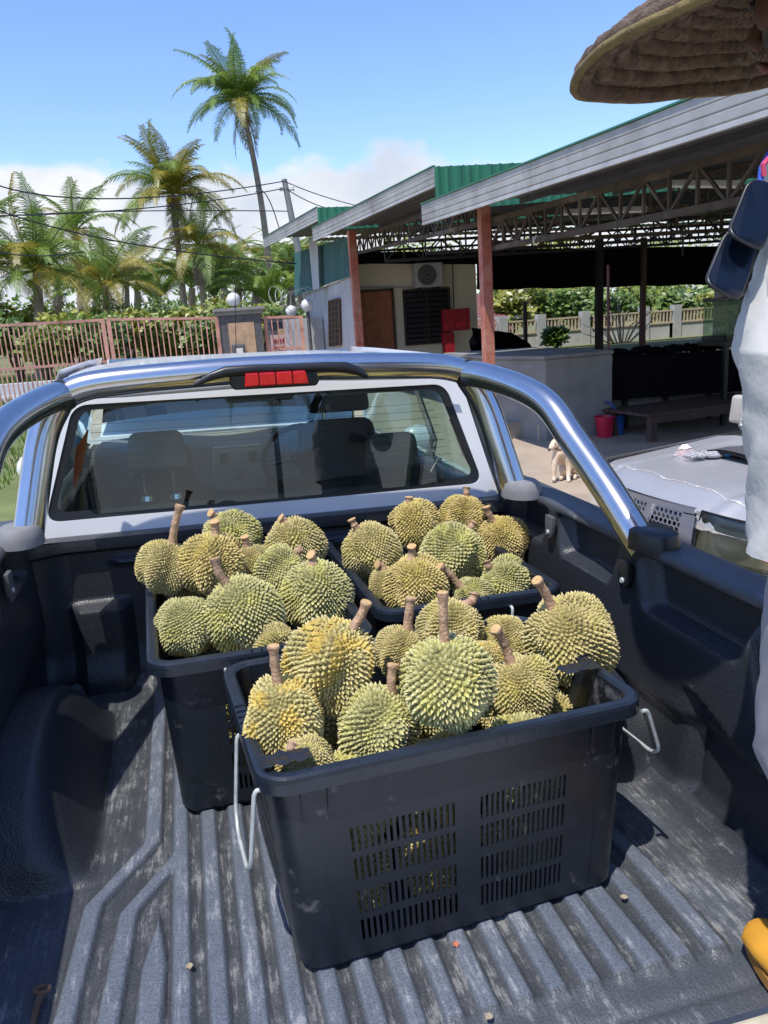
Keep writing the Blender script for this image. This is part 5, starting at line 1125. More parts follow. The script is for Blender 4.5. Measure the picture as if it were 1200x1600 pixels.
# ---- bushes
def leaf_cloud(b, c, r, n, s, rnd):
    for _ in range(n):
        d = Vector((rnd.gauss(0, 1), rnd.gauss(0, 1), rnd.gauss(0, 1))).normalized(); q = rnd.random()**.45
        lump = 1+.35*noise.noise(d*2.2+Vector(c)); p = Vector((c[0]+d.x*r[0]*q*lump, c[1]+d.y*r[1]*q*lump, c[2]+d.z*r[2]*q*lump)); a = Vector((rnd.gauss(0, 1), rnd.gauss(0, 1), rnd.gauss(0, .6))).normalized(); e = a.orthogonal().normalized(); l2 = s*(.6+.8*rnd.random())
        b.add([p, p+a*l2*.5+e*l2*.28, p+a*l2, p+a*l2*.5-e*l2*.28], [(0, 1, 2, 3)])
def bush(label, c, r, n, s, m_, seed, group, cat='bush', name='bush'):
    rnd = random.Random(seed); c = Vector(c); t = thing(name, label, cat, Matrix.Translation((c.x, c.y, .35)), group)
    b = MB(); 
    for k in range(7):
        a = rnd.random()*6.28; b.tube([(c.x, c.y, .35), (c.x+.3*r[0]*math.cos(a), c.y+.3*r[1]*math.sin(a), c.z), (c.x+.7*r[0]*math.cos(a), c.y+.7*r[1]*math.sin(a), c.z+.4*r[2])], [.05, .03, .012], 5)
    b.build('stem', bark, t, I4)
    b = MB(); K = 7
    for k in range(K):
        a = rnd.random()*6.28; rr = rnd.random()**.5*.62; leaf_cloud(b, (c.x+r[0]*rr*math.cos(a), c.y+r[1]*rr*math.sin(a), c.z+r[2]*(rnd.random()-.45)*.8), (r[0]*.48, r[1]*.48, r[2]*.5), n//K, s, rnd)
    b.build('foliage', m_, t, I4); return t
ms_ = [bush_dark, bush_light, bush_yellow]
lbl = ['dark green bush in the thicket just beyond the gate', 'light green bush in the thicket just beyond the gate', 'yellow-green bush in the thicket just beyond the gate']
BX_ = sorted([15, 60, 105, 150, 190, 232, 275, 315, 350, 400, 440, 250, 130, 330, 40]); ORD = ['first', 'second', 'third', 'fourth', 'fifth', 'sixth', 'seventh', 'eighth', 'ninth', 'tenth', 'eleventh', 'twelfth', 'thirteenth', 'fourteenth', 'fifteenth']
k = 0
for (x, yt, yb, Y, wpx, mi) in [(15, 490, 575, 29, 60, 0), (60, 500, 580, 27, 50, 1), (105, 480, 580, 28, 60, 2), (150, 490, 580, 27, 50, 0), (190, 480, 575, 28, 55, 2), (232, 485, 570, 29, 55, 1), (275, 480, 565, 30, 50, 2), (315, 490, 560, 29, 45, 0), (350, 470, 550, 32, 50, 1), (400, 465, 540, 34, 60, 2), (440, 470, 540, 34, 50, 0), (250, 455, 540, 40, 70, 0), (130, 460, 540, 40, 80, 1), (330, 450, 540, 42, 60, 2), (40, 465, 550, 36, 60, 2)]:
    p0, p1 = wy(x, yt, Y), wy(x, yb, Y); rz = (p0.z-p1.z)/2; rx = wpx/F*Y; bush(['dark green', 'light green', 'yellow-green'][mi]+' bush, '+ORD[BX_.index(x)]+' from the left in the thicket beyond the pink gate', (p0.x, Y, p1.z+rz), (rx, rx*.8, rz*1.05), 1500, .26, ms_[mi], 100+k, 'bushes in the thicket beyond the gate'); k += 1
# far belt of trees as one mass
b = MB(); rnd = random.Random(77)
for q in range(46):
    x = -75+q*3.6+rnd.random()*2; leaf_cloud(b, (x, 92+rnd.random()*14, 2.5+rnd.random()*2.6), (4, 3, 2.8+1.8*rnd.random()), 300, .8, rnd)
tag(b.build('far_woodland', bush_dark, M=I4), 'far belt of mixed dark woodland on the skyline', 'woodland', kind='stuff')
b = MB(); b.grid(lambda u, v: Vector((170*math.cos(PI+u*PI), 170*math.sin(PI+u*PI)-v*60, -1+(17+7*noise.noise(Vector((u*5, 0, 3)))+2.5*noise.noise(Vector((u*40, 0, 1))))*math.sin(v*PI*.5))), 160, 8)
tag(b.build('hills', mat('wooded_hill_green', (.05, .08, .03), .95, var=.4, scale=.15), M=I4, smooth=1.5), kind='structure')

for k, (x, y, h) in enumerate([(-9, -20, 7), (3, -26, 9), (11, -22, 8)]): palm(('left', 'middle', 'right')[k]+' coconut palm behind the photographer, mirrored in the rear window', (x, y, 0), (x+.5, y, h), .9, 20, 60+k, group='coconut palms behind the photographer')
# grass
b = MB(); rnd = random.Random(5)
for q in range(26000):
    y = 20.4+rnd.random()**1.4*18
    if 20.9 < y < 24.3: continue
    x = -y*.55+rnd.random()*(y*.62); 
    if x > 3: continue
    z = ground_z(x, y); l_ = .10+.14*rnd.random(); a = rnd.random()*6.28; w_ = .022; dx, dy = math.cos(a)*w_, math.sin(a)*w_
    b.add([(x-dx, y-dy, z-.02), (x+dx, y+dy, z-.02), (x+rnd.gauss(0, .05), y+rnd.gauss(0, .05), z+l_)], [(0, 1, 2)])
tag(b.build('grass', grass_m, M=I4), 'green grass verge beyond the gate', 'grass', kind='stuff')
b = MB()
for q in range(9000):
    x = -9+rnd.random()*6.6; y = 10+rnd.random()*9; z = ground_z(x, y)
    a = rnd.random()*6.28; w_ = .012; b.add([(x-w_*math.cos(a), y-w_*math.sin(a), z-.02), (x+w_*math.cos(a), y+w_*math.sin(a), z-.02), (x+rnd.gauss(0, .03), y+rnd.gauss(0, .03), z+.06+.08*rnd.random())], [(0, 1, 2)])
tag(b.build('grass', grass_m, M=I4), 'green grass strip on the near side of the gate at the left edge', 'grass', kind='stuff')
# ---- beyond the shed: fence, bushes, house
FY = 27
for k, (x0, x1) in enumerate([(742, 778), (780, 838), (848, 907), (925, 1000), (1002, 1050), (1050, 1118)]):
    a, c = wy(x0, 506, FY), wy(x1, 506-(x1-x0)*.05, FY)
    t = thing('baluster_fence', ['leftmost cream baluster fence bay, beside the maroon-roofed house', 'cream baluster bay left of the palm leaves', 'cream baluster bay left of the black post', 'cream baluster bay behind the bare branches', 'cream baluster bay right of the brown post', 'rightmost cream baluster bay, near the aquarium'][k], 'fence', Matrix.Translation((a.x, FY, .35)))
    for nm, z in (('rail', 1.42), ('rail', .97)): b = MB(); b.bar((a.x, FY, z), (c.x, FY, z), .07, .06); b.build(nm, mat('cream_fence_paint', (.60, .50, .36), .7, var=.1), t, I4)
    nb = int((c.x-a.x)/.14)
    for j in range(nb): x = a.x+(j+.5)*(c.x-a.x)/nb; b = MB(); b.box((x, FY, 1.19), (.05, .05, .40)); b.build('baluster', mat('cream_fence_paint', (.6,)*3), t, I4)
    b = MB(); b.span((a.x-.1, FY, .3), (c.x+.1, FY+.15, .94)); b.build('plinth_wall', whitewash, t, I4)
    b = MB(); b.span((c.x+.03, FY-.1, .3), (c.x+.35, FY+.2, 1.62)); b.build('fence_pillar', whitewash, t, I4)
BX2 = sorted([800, 850, 900, 960, 1010, 1060, 1100, 870.5, 1000, 775, 650, 860, 1050, 870, 1130])
k = 0
for (x, yt, yb, Y, wpx, mi) in [(800, 452, 520, 31, 50, 2), (850, 440, 520, 33, 60, 1), (900, 445, 520, 30, 45, 0), (960, 448, 520, 29, 50, 0), (1010, 440, 520, 30, 45, 1), (1060, 442, 520, 29, 45, 0), (1100, 448, 520, 30, 40, 2), (870.5, 420, 480, 38, 90, 2), (1000, 420, 480, 38, 90, 1), (775, 430, 500, 36, 50, 1), (650, 360, 500, 34, 90, 1), (860, 350, 450, 40, 120, 2), (1050, 350, 450, 40, 120, 1), (870, 515, 540, 25.5, 16, 0), (1130, 400, 520, 34, 60, 0)]:
    p0, p1 = wy(x, yt, Y), wy(x, yb, Y); rz = (p0.z-p1.z)/2; rx = wpx/F*Y; bush(['dark green', 'light green', 'sunlit yellow-green'][mi]+' bush, '+ORD[BX2.index(x)]+' from the left, seen through the shed by the cream fence', (p0.x, Y, p1.z+rz), (rx, rx*.7, rz*1.1), 1300, .28, ms_[mi], 200+k, 'bushes seen through the shed behind the cream fence'); k += 1
palm_px('yellowing palm seen through the shed over the maroon roof', 790, 540, 812, 440, 33, .6, 14, 88, ylw=.8, dead=4, nuts=0, group=None, bend=0)
p = wy(970, 549, 25.5); br = thing('bare_branches', 'leafless pale branches spread like a fan in front of the fence', 'branches', Matrix.Translation((p.x, 25.5, .35))); rnd = random.Random(12)
for k in range(17):
    a = -1.1+2.2*k/16+rnd.gauss(0, .08); l_ = 1.3+.5*rnd.random(); b = MB(); b.tube([(p.x+.3*math.sin(a), 25.5, .35), (p.x+l_*.6*math.sin(a), 25.5+rnd.gauss(0, .2), .35+l_*.55*math.cos(a)), (p.x+l_*math.sin(a*1.1), 25.5+rnd.gauss(0, .3), .35+l_*.95*math.cos(a))], [.03, .02, .008], 5); b.build('branch', mat('pale_bare_wood', (.42, .38, .32), .9), br, I4)
a, c = wy(742, 498, 30), wy(836, 498, 30)
hs_ = thing('house', 'low house with maroon tiled roof seen between the office and the red post', 'house', Matrix.Translation((a.x, 32, .4)))
b = MB(); b.span((a.x-4, 31, .3), (c.x-.6, 35, a.z)); b.build('house_wall', pale_wall, hs_, I4)
apx = wy(738, 458, 31); b = MB(); b.add([(a.x-4.6, 30.4, a.z+.02), (c.x, 30.4, a.z+.02), (c.x-1.9, 33, apx.z+.25), (a.x-3, 33, apx.z+.25), (c.x, 35.6, a.z+.02), (a.x-4.6, 35.6, a.z+.02)], [(0, 1, 2, 3), (1, 4, 2), (4, 5, 3, 2), (0, 3, 5), (0, 5, 4, 1)]); b.build('house_roof', tile_red, hs_, I4)
b = MB(); b.span((a.x-4.6, 30.36, a.z-.13), (c.x, 30.39, a.z+.015)); b.build('eaves_board', pale_wall, hs_, I4)
b = MB(); q = wy(765, 512, 29.5); b.add([(q.x-1, 29, q.z-.1), (q.x+.9, 29, q.z-.1), (q.x+.5, 30.3, q.z+.35), (q.x-1, 30.3, q.z+.35)], [(0, 1, 2, 3)]); b.build('porch_roof', tile_red, hs_, I4)
# dark shaded strip of yard clutter under the roof: posts of the tank
for x in (975, 1040, 1110):
    q = wy(x, 500, 10.1); b = MB(); b.span((q.x, 10.06, 0), (q.x+.06, 10.12, 1.0)); SP(b, 'tarp_post', dark_steel)

# ================================================================== silver pickup parked nose-on to the bed
MS = Matrix.Translation((2.00, 3.22, 0.016))
sv = thing('silver_pickup', 'dusty silver pickup with yellowed headlights and honeycomb grille, parked nose-in beside the truck bed', 'pickup', MS)
VP = lambda b, n, m, **k: b.build(n, m, sv, MS, **k)
def fa(b_): return .03+.13*(b_/.72)**2+.10*(abs(b_)/.78)**8          # plan of the nose
def hood(u, v):
    b_ = (2*u-1)*.735; a0 = fa(b_)+.01; a = a0+(1.16-.10*(b_/.735)**2-a0)*v
    z = .885+.05*sstep(0, .16, v)+.085*v-.035*(abs(b_)/.735)**3+.010*sstep(.36, .44, abs(b_))*(-1)+.012*math.exp(-((abs(b_)-.47)/.03)**2)
    if v < .03: z -= .05*(1-v/.03)
    return Vector((a, b_, z))
b = MB(); b.grid(hood, 60, 40); VP(b, 'bonnet', silver_paint, smooth=1.0)
b = MB(); b.grid(lambda u, v: hood(u, 0)+Vector((-.004, 0, .002-.016*v)), 40, 3); VP(b, 'bonnet_lip', mat('peeling_clearcoat', (.62, .58, .52), .8, var=.3, scale=60))
# peeled lacquer line across the front of the bonnet
b = MB()
def peel(u, v):
    w_ = .03*noise.noise(Vector((u*9, 3, 1)))+.05*math.sin(u*PI); p = hood(.04+u*.92, max(.035, .10+w_+v*(.002+.016*abs(noise.noise(Vector((u*40, 0, 5))))))); return p+Vector((0, 0, .0015))
b.grid(peel, 160, 2); VP(b, 'peeled_lacquer', mat('peeling_clearcoat', (.6,)*3))
# scoop
b = MB(); 
def scoop(u, v):
    bb = -.17+.44*u; a = .60+.42*v; h = .045*math.sin(min(1, v*1.6+.25)*PI*.9)**.5*math.sin(u*PI)**.35 if 0 < u < 1 else 0
    p = hood((bb/.735+1)/2, min(1, (a-.05)/1.1)); return Vector((a, bb, p.z+h+.002))
b.grid(scoop, 20, 14); sc_ = VP(b, 'bonnet_scoop', mat('dull_dark_mat', (.075, .075, .078), .8, var=.25, scale=9), smooth=1.0)
b = MB(); b.add([scoop(i/16, 0)+Vector((-.004, 0, -.004)) for i in range(17)]+[scoop(i/16, .06)+Vector((-.012, 0, .004)) for i in range(17)], [(i, i+1, 18+i, 17+i) for i in range(16)]); b.build('scoop_opening', net, sc_, MS)
# grille
def front(b_, z, o=0): return Vector((fa(b_)-.012-o+.10*max(0, z-.80)*1.0+.02*(z-.6)*0, b_, z))
b = MB(); b.grid(lambda u, v: front((2*u-1)*.40*(1-.12*(1-v)), .64+.235*v, -.02), 20, 4); VP(b, 'grille_backing', net)
b = MB(); rh = .0165; k = 0
for r_ in range(9):
    for c_ in range(27):
        bb = -.36+c_*rh*1.75+(r_ % 2)*rh*.875; z = .67+r_*rh*1.5*.95
        if abs(bb) > .355 or z > .86: continue
        V = []; 
        for rr, o_ in ((rh*1.02, 0), (rh*.66, 0), (rh*.60, -.014)):
            for q in range(6): t = PI/6+q*PI/3; V.append(front(bb+rr*math.cos(t), z+rr*math.sin(t), o_))
        b.add(V, [(l*6+q, l*6+(q+1) % 6, (l+1)*6+(q+1) % 6, (l+1)*6+q) for l in range(2) for q in range(6)])
tag(VP(b, 'honeycomb', chrome), kind='stuff')
for nm, P, w_ in (('grille_frame', [(-.42, .89), (.42, .89)], .03), ('grille_frame', [(-.40, .645), (.40, .645)], .05), ('grille_bar', [(-.15, .885), (-.07, .66)], .045), ('grille_bar', [(.15, .885), (.07, .66)], .045)):
    b = MB(); n_ = 12; V = []
    for i in range(n_+1):
        bb = P[0][0]+(P[1][0]-P[0][0])*i/n_; z = P[0][1]+(P[1][1]-P[0][1])*i/n_
        hx_, hz_ = (0, w_/2) if P[0][1] == P[1][1] else (w_/2, 0)
        for o_, sg_ in ((0, -1), (.014, -.8), (.014, .8), (0, 1)): V.append(front(bb+hx_*sg_, z+hz_*sg_, o_))
    b.add(V, [(i*4+q, i*4+q+1, (i+1)*4+q+1, (i+1)*4+q) for i in range(n_) for q in range(3)]); VP(b, nm, chrome, smooth=.5)
for s_ in (-1, 1):
    b = MB(); b.grid(lambda u, v: front(s_*(.325+.075*u+.02*v), .665+.205*v, .006), 4, 8); VP(b, 'chrome_plate', chrome)
b = MB(); b.lathe([(.0001, .02), (.05, .018), (.058, .01), (.058, 0)], tuple(front(0, .775, .0)), 20, M=Matrix.Rotation(-PI/2, 3, 'Y')); b.bar(front(-.075, .775, .018), front(.075, .775, .018), .012, .024); VP(b, 'badge', chrome, smooth=.6)
lamp_glass = glass('yellowed_lens', (.93, .89, .70), 1.7, .04)
lampm = mat('yellowed_headlight_plastic', (.52, .49, .36), .10, .15, var=.18, scale=7, coat=1.0)
for s in (-1, 1):
    def lamp(u, v):
        bb = s*(.405+.355*u); zt = .885-.02*u; zb = .655+.05*(1-u)**2+.02*u; z = zb+(zt-zb)*v; o_ = .016*math.sin(u*PI)**.5*math.sin(v*PI)**.5 if 0 < u < 1 and 0 < v < 1 else 0
        return Vector((fa(bb)-.012+.30*max(0, u-.80)-o_+.05*v, bb, z))
    b = MB(); b.grid(lamp, 26, 14); lo = VP(b, 'headlight', lamp_glass, smooth=1.0)
    def bowl_(u, v, uu=.40, vv=.52, R0=.20):
        t = u*2*PI; return lamp(min(.98, max(.02, uu+R0*v*math.cos(t)*.95)), min(.95, max(.05, vv+R0*1.45*v*math.sin(t))))+Vector((-.0030-.004*(1-v*v), 0, 0))
    def back(u, v):
        p = lamp(u, v); d1 = math.hypot((u-.42)*1.45, (v-.50)*.95)/.40; d2 = math.hypot((u-.86)*1.5, (v-.72)*.95)/.20
        dep = .030+.055*max(0, 1-d1*d1)+.03*max(0, 1-d2*d2); return p+Vector((dep*min(1, min(u, 1-u, v, 1-v)*14), 0, 0))
    b = MB(); b.grid(back, 60, 34); b.build('lamp_reflector', mat('lamp_reflector', (.84, .80, .62), .32, .2, var=.12, scale=20), lo, MS, smooth=1.5)
    for e0, e1_ in (((0, 0), (1, 0)), ((1, 0), (1, 1)), ((1, 1), (0, 1)), ((0, 1), (0, 0))):
        b = MB(); b.tube([lamp(e0[0]+(e1_[0]-e0[0])*k/14, e0[1]+(e1_[1]-e0[1])*k/14)+Vector((-.002, 0, 0)) for k in range(15)], .0045, 6); b.build('lamp_seal', black_trim, lo, MS)
    for (uu, vv, rr, m_, nm) in ((.84, .40, .033, mat('orange_indicator', (.75, .13, .03), .25, coat=.6), 'indicator'), (.83, .76, .028, chrome, 'reflector_ring')):
        c = lamp(uu, vv); nn = (lamp(uu+.02, vv)-lamp(uu-.02, vv)).cross(lamp(uu, vv+.02)-lamp(uu, vv-.02)).normalized(); nn = -nn if nn.x > 0 else nn; Mq = nn.to_track_quat('Z', 'Y').to_matrix()
        b = MB()
        if nm == 'indicator': b.lathe([(.0001, .010), (rr*.7, .008), (rr, 0), (rr, -.01)], tuple(c), 20, M=Mq)
        else: b.lathe([(rr*.93, .003), (rr, .004), (rr*1.05, .0), (rr*1.05, -.01)], tuple(c), 24, M=Mq)
        b.build(nm, m_, lo, MS, smooth=.8)
    b = MB(); b.grid(lambda u, v: Vector((fa(s*(.372+.03*u))-.015+.05*v, s*(.378+.03*u+.012*(1-v)), .655+.225*v)), 3, 6); VP(b, 'lamp_surround', silver_paint)
b = MB()
def bump(u, v):
    b_ = (2*u-1)*.80; a = fa(b_)-.045+.11*abs(2*v-1)**3+.16*max(0, abs(b_)-.6)*1.6; return Vector((a, b_, .30+.345*v))
b.grid(bump, 40, 14); VP(b, 'front_bumper', mat('faded_silver_bumper', (.30, .29, .28), .6, var=.12, scale=5), smooth=1.0)
b = MB(); b.span((.02, -.32, .40), (.10, .32, .50)); VP(b, 'air_intake', net)
for s in (-1, 1):
    b = MB()
    def wing(u, v):
        a = .26+4.6*u; z = .93-.58*v+.05*u*(1-v); 
        if v == 0: return Vector((max(a, .2), s*.735, hood(.5, min(1, max(0, (a-.05)/1.1))).z-.03 if a < 1.2 else 1.0))
        for ca in (.85, 3.75):
            if abs(a-ca) < .40: z = max(z, .36+math.sqrt(.16-(a-ca)**2)*1.0-.02)
        return Vector((a, s*(.80+.025*math.sin(v*PI)), z))
    b.grid(wing, 90, 12); VP(b, 'body_side', silver_paint, smooth=1.0)
    b = MB(); b.add([hood(0 if s < 0 else 1, k/20) for k in range(21)]+[Vector((hood(0, k/20).x, s*.80, hood(0, k/20).z-.05)) for k in range(21)], [(k, k+1, 22+k, 21+k) for k in range(20)]); VP(b, 'wing_top', silver_paint, smooth=1.0)
    for ca in (.85, 3.75):
        b = MB(); b.lathe([(.20, -.11), (.32, -.11), (.35, -.08), (.355, 0), (.35, .08), (.32, .11), (.20, .11)], (ca, s*.70, .352), 28, M=Matrix.Rotation(PI/2, 3, 'X')); wh = VP(b, 'wheel', rubber, smooth=.7)
        b = MB(); b.lathe([(.0001, .05), (.06, .06), (.08, .03), (.19, .05), (.205, .10), (.205, -.1), (.0001, -.1)], (ca, s*.70, .352), 20, M=Matrix.Rotation(-s*PI/2, 3, 'X')); b.build('rim', silver_paint, wh, MS, smooth=.7)
    # mirror
    b = MB(); b.box((1.36, s*.92, 1.09), (.09, .145, .175), tp=(.7, .85)); b.box((1.31, s*.78, 1.03), (.05, .16, .03)); VP(b, 'door_mirror', mat('cream_white_mirror', (.46, .43, .37), .5), bevel=.025, bseg=4, smooth=.9)
    # cab frame
    b = MB(); b.tube([(1.17, s*.68, 1.02), (1.78, s*.58, 1.50), (2.9, s*.57, 1.50), (3.1, s*.66, 1.02)], .028, 8); VP(b, 'cab_frame', silver_paint, smooth=.8)
    b = MB(); b.add([(1.22, s*.685, 1.02), (3.08, s*.665, 1.02), (2.88, s*.58, 1.48), (1.80, s*.59, 1.48)], [(0, 1, 2, 3)]); VP(b, 'side_window', side_glass)
b = MB(); b.grid(lambda u, v: Vector((1.16+.62*v-.05*(1-(2*u-1)**2), (2*u-1)*(.68-.10*v), 1.01+.49*v)), 16, 8); VP(b, 'windscreen', side_glass, smooth=1.0)
b = MB(); b.grid(lambda u, v: Vector((1.78+1.15*v, (2*u-1)*.60, 1.50+.04*(1-(2*u-1)**4))), 12, 6); VP(b, 'roof', silver_paint, smooth=1.0)
b = MB(); b.grid(lambda u, v: Vector((1.06+.12*v, (2*u-1)*.72, 1.00+.012*math.sin(v*PI)-.03*(2*u-1)**4)), 14, 3); VP(b, 'scuttle_panel', black_trim)
for b0, b1 in ((-.1, .5), (-.6, .0)): b = MB(); b.tube([(1.10, b0, 1.03), (1.16, b1, 1.055)], .008, 6); VP(b, 'wiper', black_trim)
b = MB(); b.span((1.5, -.7, .5), (1.7, .7, .98)); VP(b, 'dashboard', black_trim)
b = MB(); b.span((3.1, -.72, .35), (4.85, .72, .62)); b.span((3.05, -.70, .35), (3.12, .70, 1.5)); VP(b, 'load_bed', silver_paint)
# cloth and gloves on the bonnet
def on_hood(x, y, up=0):
    d = _ray(RW, x, y)
    best = None
    for k in range(400):
        p = Vector((0, 0, CAMZ))+d*(.0020+.0000085*k) if False else None
    # march the ray down to the bonnet surface
    t = 2.0
    dn = d.normalized(); o_ = Vector((0, 0, CAMZ)); 
    while t < 7:
        p = o_+dn*t; q = p-MS.translation; u = (q.y/.735+1)/2
        if 0 <= u <= 1 and q.x > .05:
            a0 = fa(q.y)+.01; v = (q.x-a0)/(1.16-a0)
            if 0 <= v <= 1 and q.z <= hood(u, v).z: return p+Vector((0, 0, up))
        t += .005
    return o_+dn*4
p = on_hood(1070, 712); Mc = Matrix.Translation(p) @ Matrix.Rotation(R(20), 4, 'Z')
t = thing('cloth_stack', 'small stack of folded pale pink cloths on the silver bonnet', 'cloth', Mc)
for k in range(3): b = MB(); b.grid(lambda u, v: Vector(((u-.5)*(.10-.012*k), (v-.5)*(.075-.012*k), .004+.013*k+.006*noise.noise(Vector((u*4, v*4, k)))+.006*math.sin(v*PI))), 9, 7); b.box((0, 0, .005+.013*k), (.095-.012*k, .07-.012*k, .011)); b.build('folded_cloth', cloth_pink, t, Mc, smooth=1.0)
b = MB(); b.grid(lambda u, v: Vector(((u-.5)*.07, (v-.5)*.05, .042+.022*math.sin(u*PI)*math.sin(v*PI)+.008*noise.noise(Vector((u*5, v*5, 8))))), 9, 7); b.build('crumpled_cloth', cloth_pink, t, Mc, smooth=1.0)
p = on_hood(1108, 717, .004); Mg = Matrix.Translation(p+Vector((0, 0, .004))) @ Matrix.Rotation(R(-28), 4, 'Z')
t = thing('work_glove', 'crumpled grey striped work glove with blue cuff on the silver bonnet', 'glove', Mg)
b = MB(); b.sphere((.02, 0, .014), (.055, .042, .018), 14, 8); b.build('palm', glove_m, t, Mg, smooth=1.2)
for k, (x, y, l_) in enumerate([(-.03, -.034, .07), (-.035, -.015, .085), (-.035, .006, .09), (-.03, .026, .075), (.0, .045, .05)]):
    b = MB(); a = (-.3+.15*k) if k < 4 else .9; b.tube([(x, y, .012), (x-l_*.5*math.cos(a), y-l_*.5*math.sin(-a)*.6, .017), (x-l_*math.cos(a), y+l_*math.sin(a)*.8, .010)], [.011, .010, .007], 8); b.build('finger', glove_m, t, Mg, smooth=1.2)
b = MB(); b.lathe([(.030, 0), (.034, .012), (.031, .03)], (0, 0, 0), 16, M=Matrix.Translation((0, 0, 0)).to_3x3() @ Matrix.Rotation(PI/2, 3, 'Y') @ Matrix.Diagonal((.5, 1, 1))); b.v = [v+Vector((.07, 0, .017)) for v in b.v]; b.build('cuff', mat('blue_cuff', (.05, .25, .55), .9), t, Mg, smooth=1.0)

# ================================================================== dog
bd = Vector((3.72, 7.33, .016)); MD = Matrix.Translation(bd)
dog = thing('dog', 'pale tan dog sitting in the sun at the edge of the shed, head turned left', 'dog', MD)
K_ = .0067
def dp(x, y, depth=0): return (((x-875)*K_), depth, (757-y)*K_)
nodes = {'pelvis': (dp(896, 735, .10), 0.083), 'spine': (dp(889, 722, .07), 0.085), 'chest': (dp(876, 716, .0), 0.090), 'neck': (dp(873, 705, -.02), 0.061), 'skull': (dp(868, 694, -.03), 0.066), 'brow': (dp(863, 696, -.045), 0.049), 'muz': (dp(857.5, 700.5, -.06), 0.032), 'nose': (dp(853.5, 703, -.07), 0.022),
 'shL': (dp(866, 717, -.03), 0.044), 'elL': (dp(863, 733, -.04), 0.032), 'wrL': (dp(861.5, 748, -.05), 0.022), 'pawL': (dp(859, 754.5, -.08), 0.023),
 'shR': (dp(885, 719, -.05), 0.045), 'elR': (dp(886, 735, -.07), 0.033), 'wrR': (dp(882.5, 750, -.10), 0.022), 'pawR': (dp(881, 757, -.13), 0.023),
 'kneeR': (dp(901, 738, .0), 0.056), 'hockR': (dp(905, 750, .05), 0.027), 'footR': (dp(897, 754.5, -.06), 0.023),
 'kneeL': (dp(880, 742, -.01), 0.044), 'hockL': (dp(886, 752, .06), 0.027), 'footL': (dp(873, 752.5, -.04), 0.023),
 'tail': (dp(908, 751, .16), 0.022), 'tail2': (dp(914, 753.5, .08), 0.012)}
edges = [('pelvis', 'spine'), ('spine', 'chest'), ('chest', 'neck'), ('neck', 'skull'), ('skull', 'brow'), ('brow', 'muz'), ('muz', 'nose'), ('chest', 'shL'), ('shL', 'elL'), ('elL', 'wrL'), ('wrL', 'pawL'), ('chest', 'shR'), ('shR', 'elR'), ('elR', 'wrR'), ('wrR', 'pawR'), ('pelvis', 'kneeR'), ('kneeR', 'hockR'), ('hockR', 'footR'), ('pelvis', 'kneeL'), ('kneeL', 'hockL'), ('hockL', 'footL'), ('pelvis', 'tail'), ('tail', 'tail2')]
skin('body', nodes, edges, dog_fur, dog, MD, 2, 'chest')
b = MB(); b.sphere(dp(852.3, 703.5, -.075), (.015, .013, .013), 10, 6); b.build('nose', dark_nose, dog, MD, smooth=1.5)
for x, d_ in ((861.5, -.088), (858.5, -.03)): b = MB(); b.sphere(dp(x, 694, d_), .007, 8, 6); b.build('eye', dark_nose, dog, MD, smooth=1.5)
for x, d_, s in ((876, -.075, 1), (868, .02, .8)):
    b = MB(); b.tube([dp(x-2, 690, d_), dp(x+.5, 694, d_-.012), dp(x, 700, d_-.012), dp(x-1, 704, d_)], [.016, .022, .018, .006], 10, sq=.45); b.build('ear', mat('pinkish_ear_fur', (.60, .38, .28), .9), dog, MD, smooth=1.5)
b = MB(); b.tube([Vector(dp(873, 706, -.025))+Vector((math.cos(t*PI/8)*.058, math.sin(t*PI/8)*.058, -.012*math.cos(t*PI/8)+.004)) for t in range(16)], .006, 6, closed=True); b.build('collar', mat('brown_collar', (.12, .05, .03), .7), dog, MD)

# ================================================================== person on the rear sill (truck frame)
TB = T4; T4 = T4 @ Matrix.Translation((.0, 0, .0))
MP = T4 @ Matrix.Translation((.86, .68, 0))
per = thing('person', 'person in straw hat, loose white shirt, pale trousers and mustard boots at the right edge', 'person', MP)
HX = .035
nodes = {'pelvis': ((.81, .70, .80), .12), 'waist': ((.82, .73, .92), .11), 'chest': ((.85, .80, 1.07), .115), 'neckb': ((.845, .87, 1.205), .06), 'neck': ((.85, .90, 1.25), .052), 'jaw': ((.85, .935, 1.32), .075), 'skull': ((.855, .945, 1.41), .088), 'crown': ((.86, .94, 1.47), .06),
 'hipL': ((.77, .70, .76), .085), 'kneeL': ((.765, .71, .43), .058), 'ankL': ((.80, .64, .10), .036), 'toeL': ((.79, .77, .045), .034),
 'hipR': ((.96, .69, .76), .09), 'kneeR': ((.98, .71, .43), .058), 'ankR': ((.99, .62, .10), .036), 'toeR': ((1.0, .68, .045), .034),
 'shL': ((.765, .83, 1.13), .05), 'elL': ((.715, .73, .95), .040), 'wrL': ((.84, .86, .90), .027), 'hndL': ((.86, .90, .90), .027),
 'shR': ((.98, .83, 1.155), .056), 'elR': ((1.04, .76, .93), .043), 'wrR': ((1.0, .93, .86), .027), 'hndR': ((.98, 1.0, .86), .027)}
ed_ = [('pelvis', 'waist'), ('waist', 'chest'), ('chest', 'neckb'), ('neckb', 'neck'), ('neck', 'jaw'), ('jaw', 'skull'), ('skull', 'crown'), ('pelvis', 'hipL'), ('hipL', 'kneeL'), ('kneeL', 'ankL'), ('ankL', 'toeL'), ('pelvis', 'hipR'), ('hipR', 'kneeR'), ('kneeR', 'ankR'), ('ankR', 'toeR'), ('chest', 'shL'), ('shL', 'elL'), ('elL', 'wrL'), ('wrL', 'hndL'), ('chest', 'shR'), ('shR', 'elR'), ('elR', 'wrR'), ('wrR', 'hndR')]
skin('body', nodes, ed_, skin_m, per, T4, 2, 'pelvis')
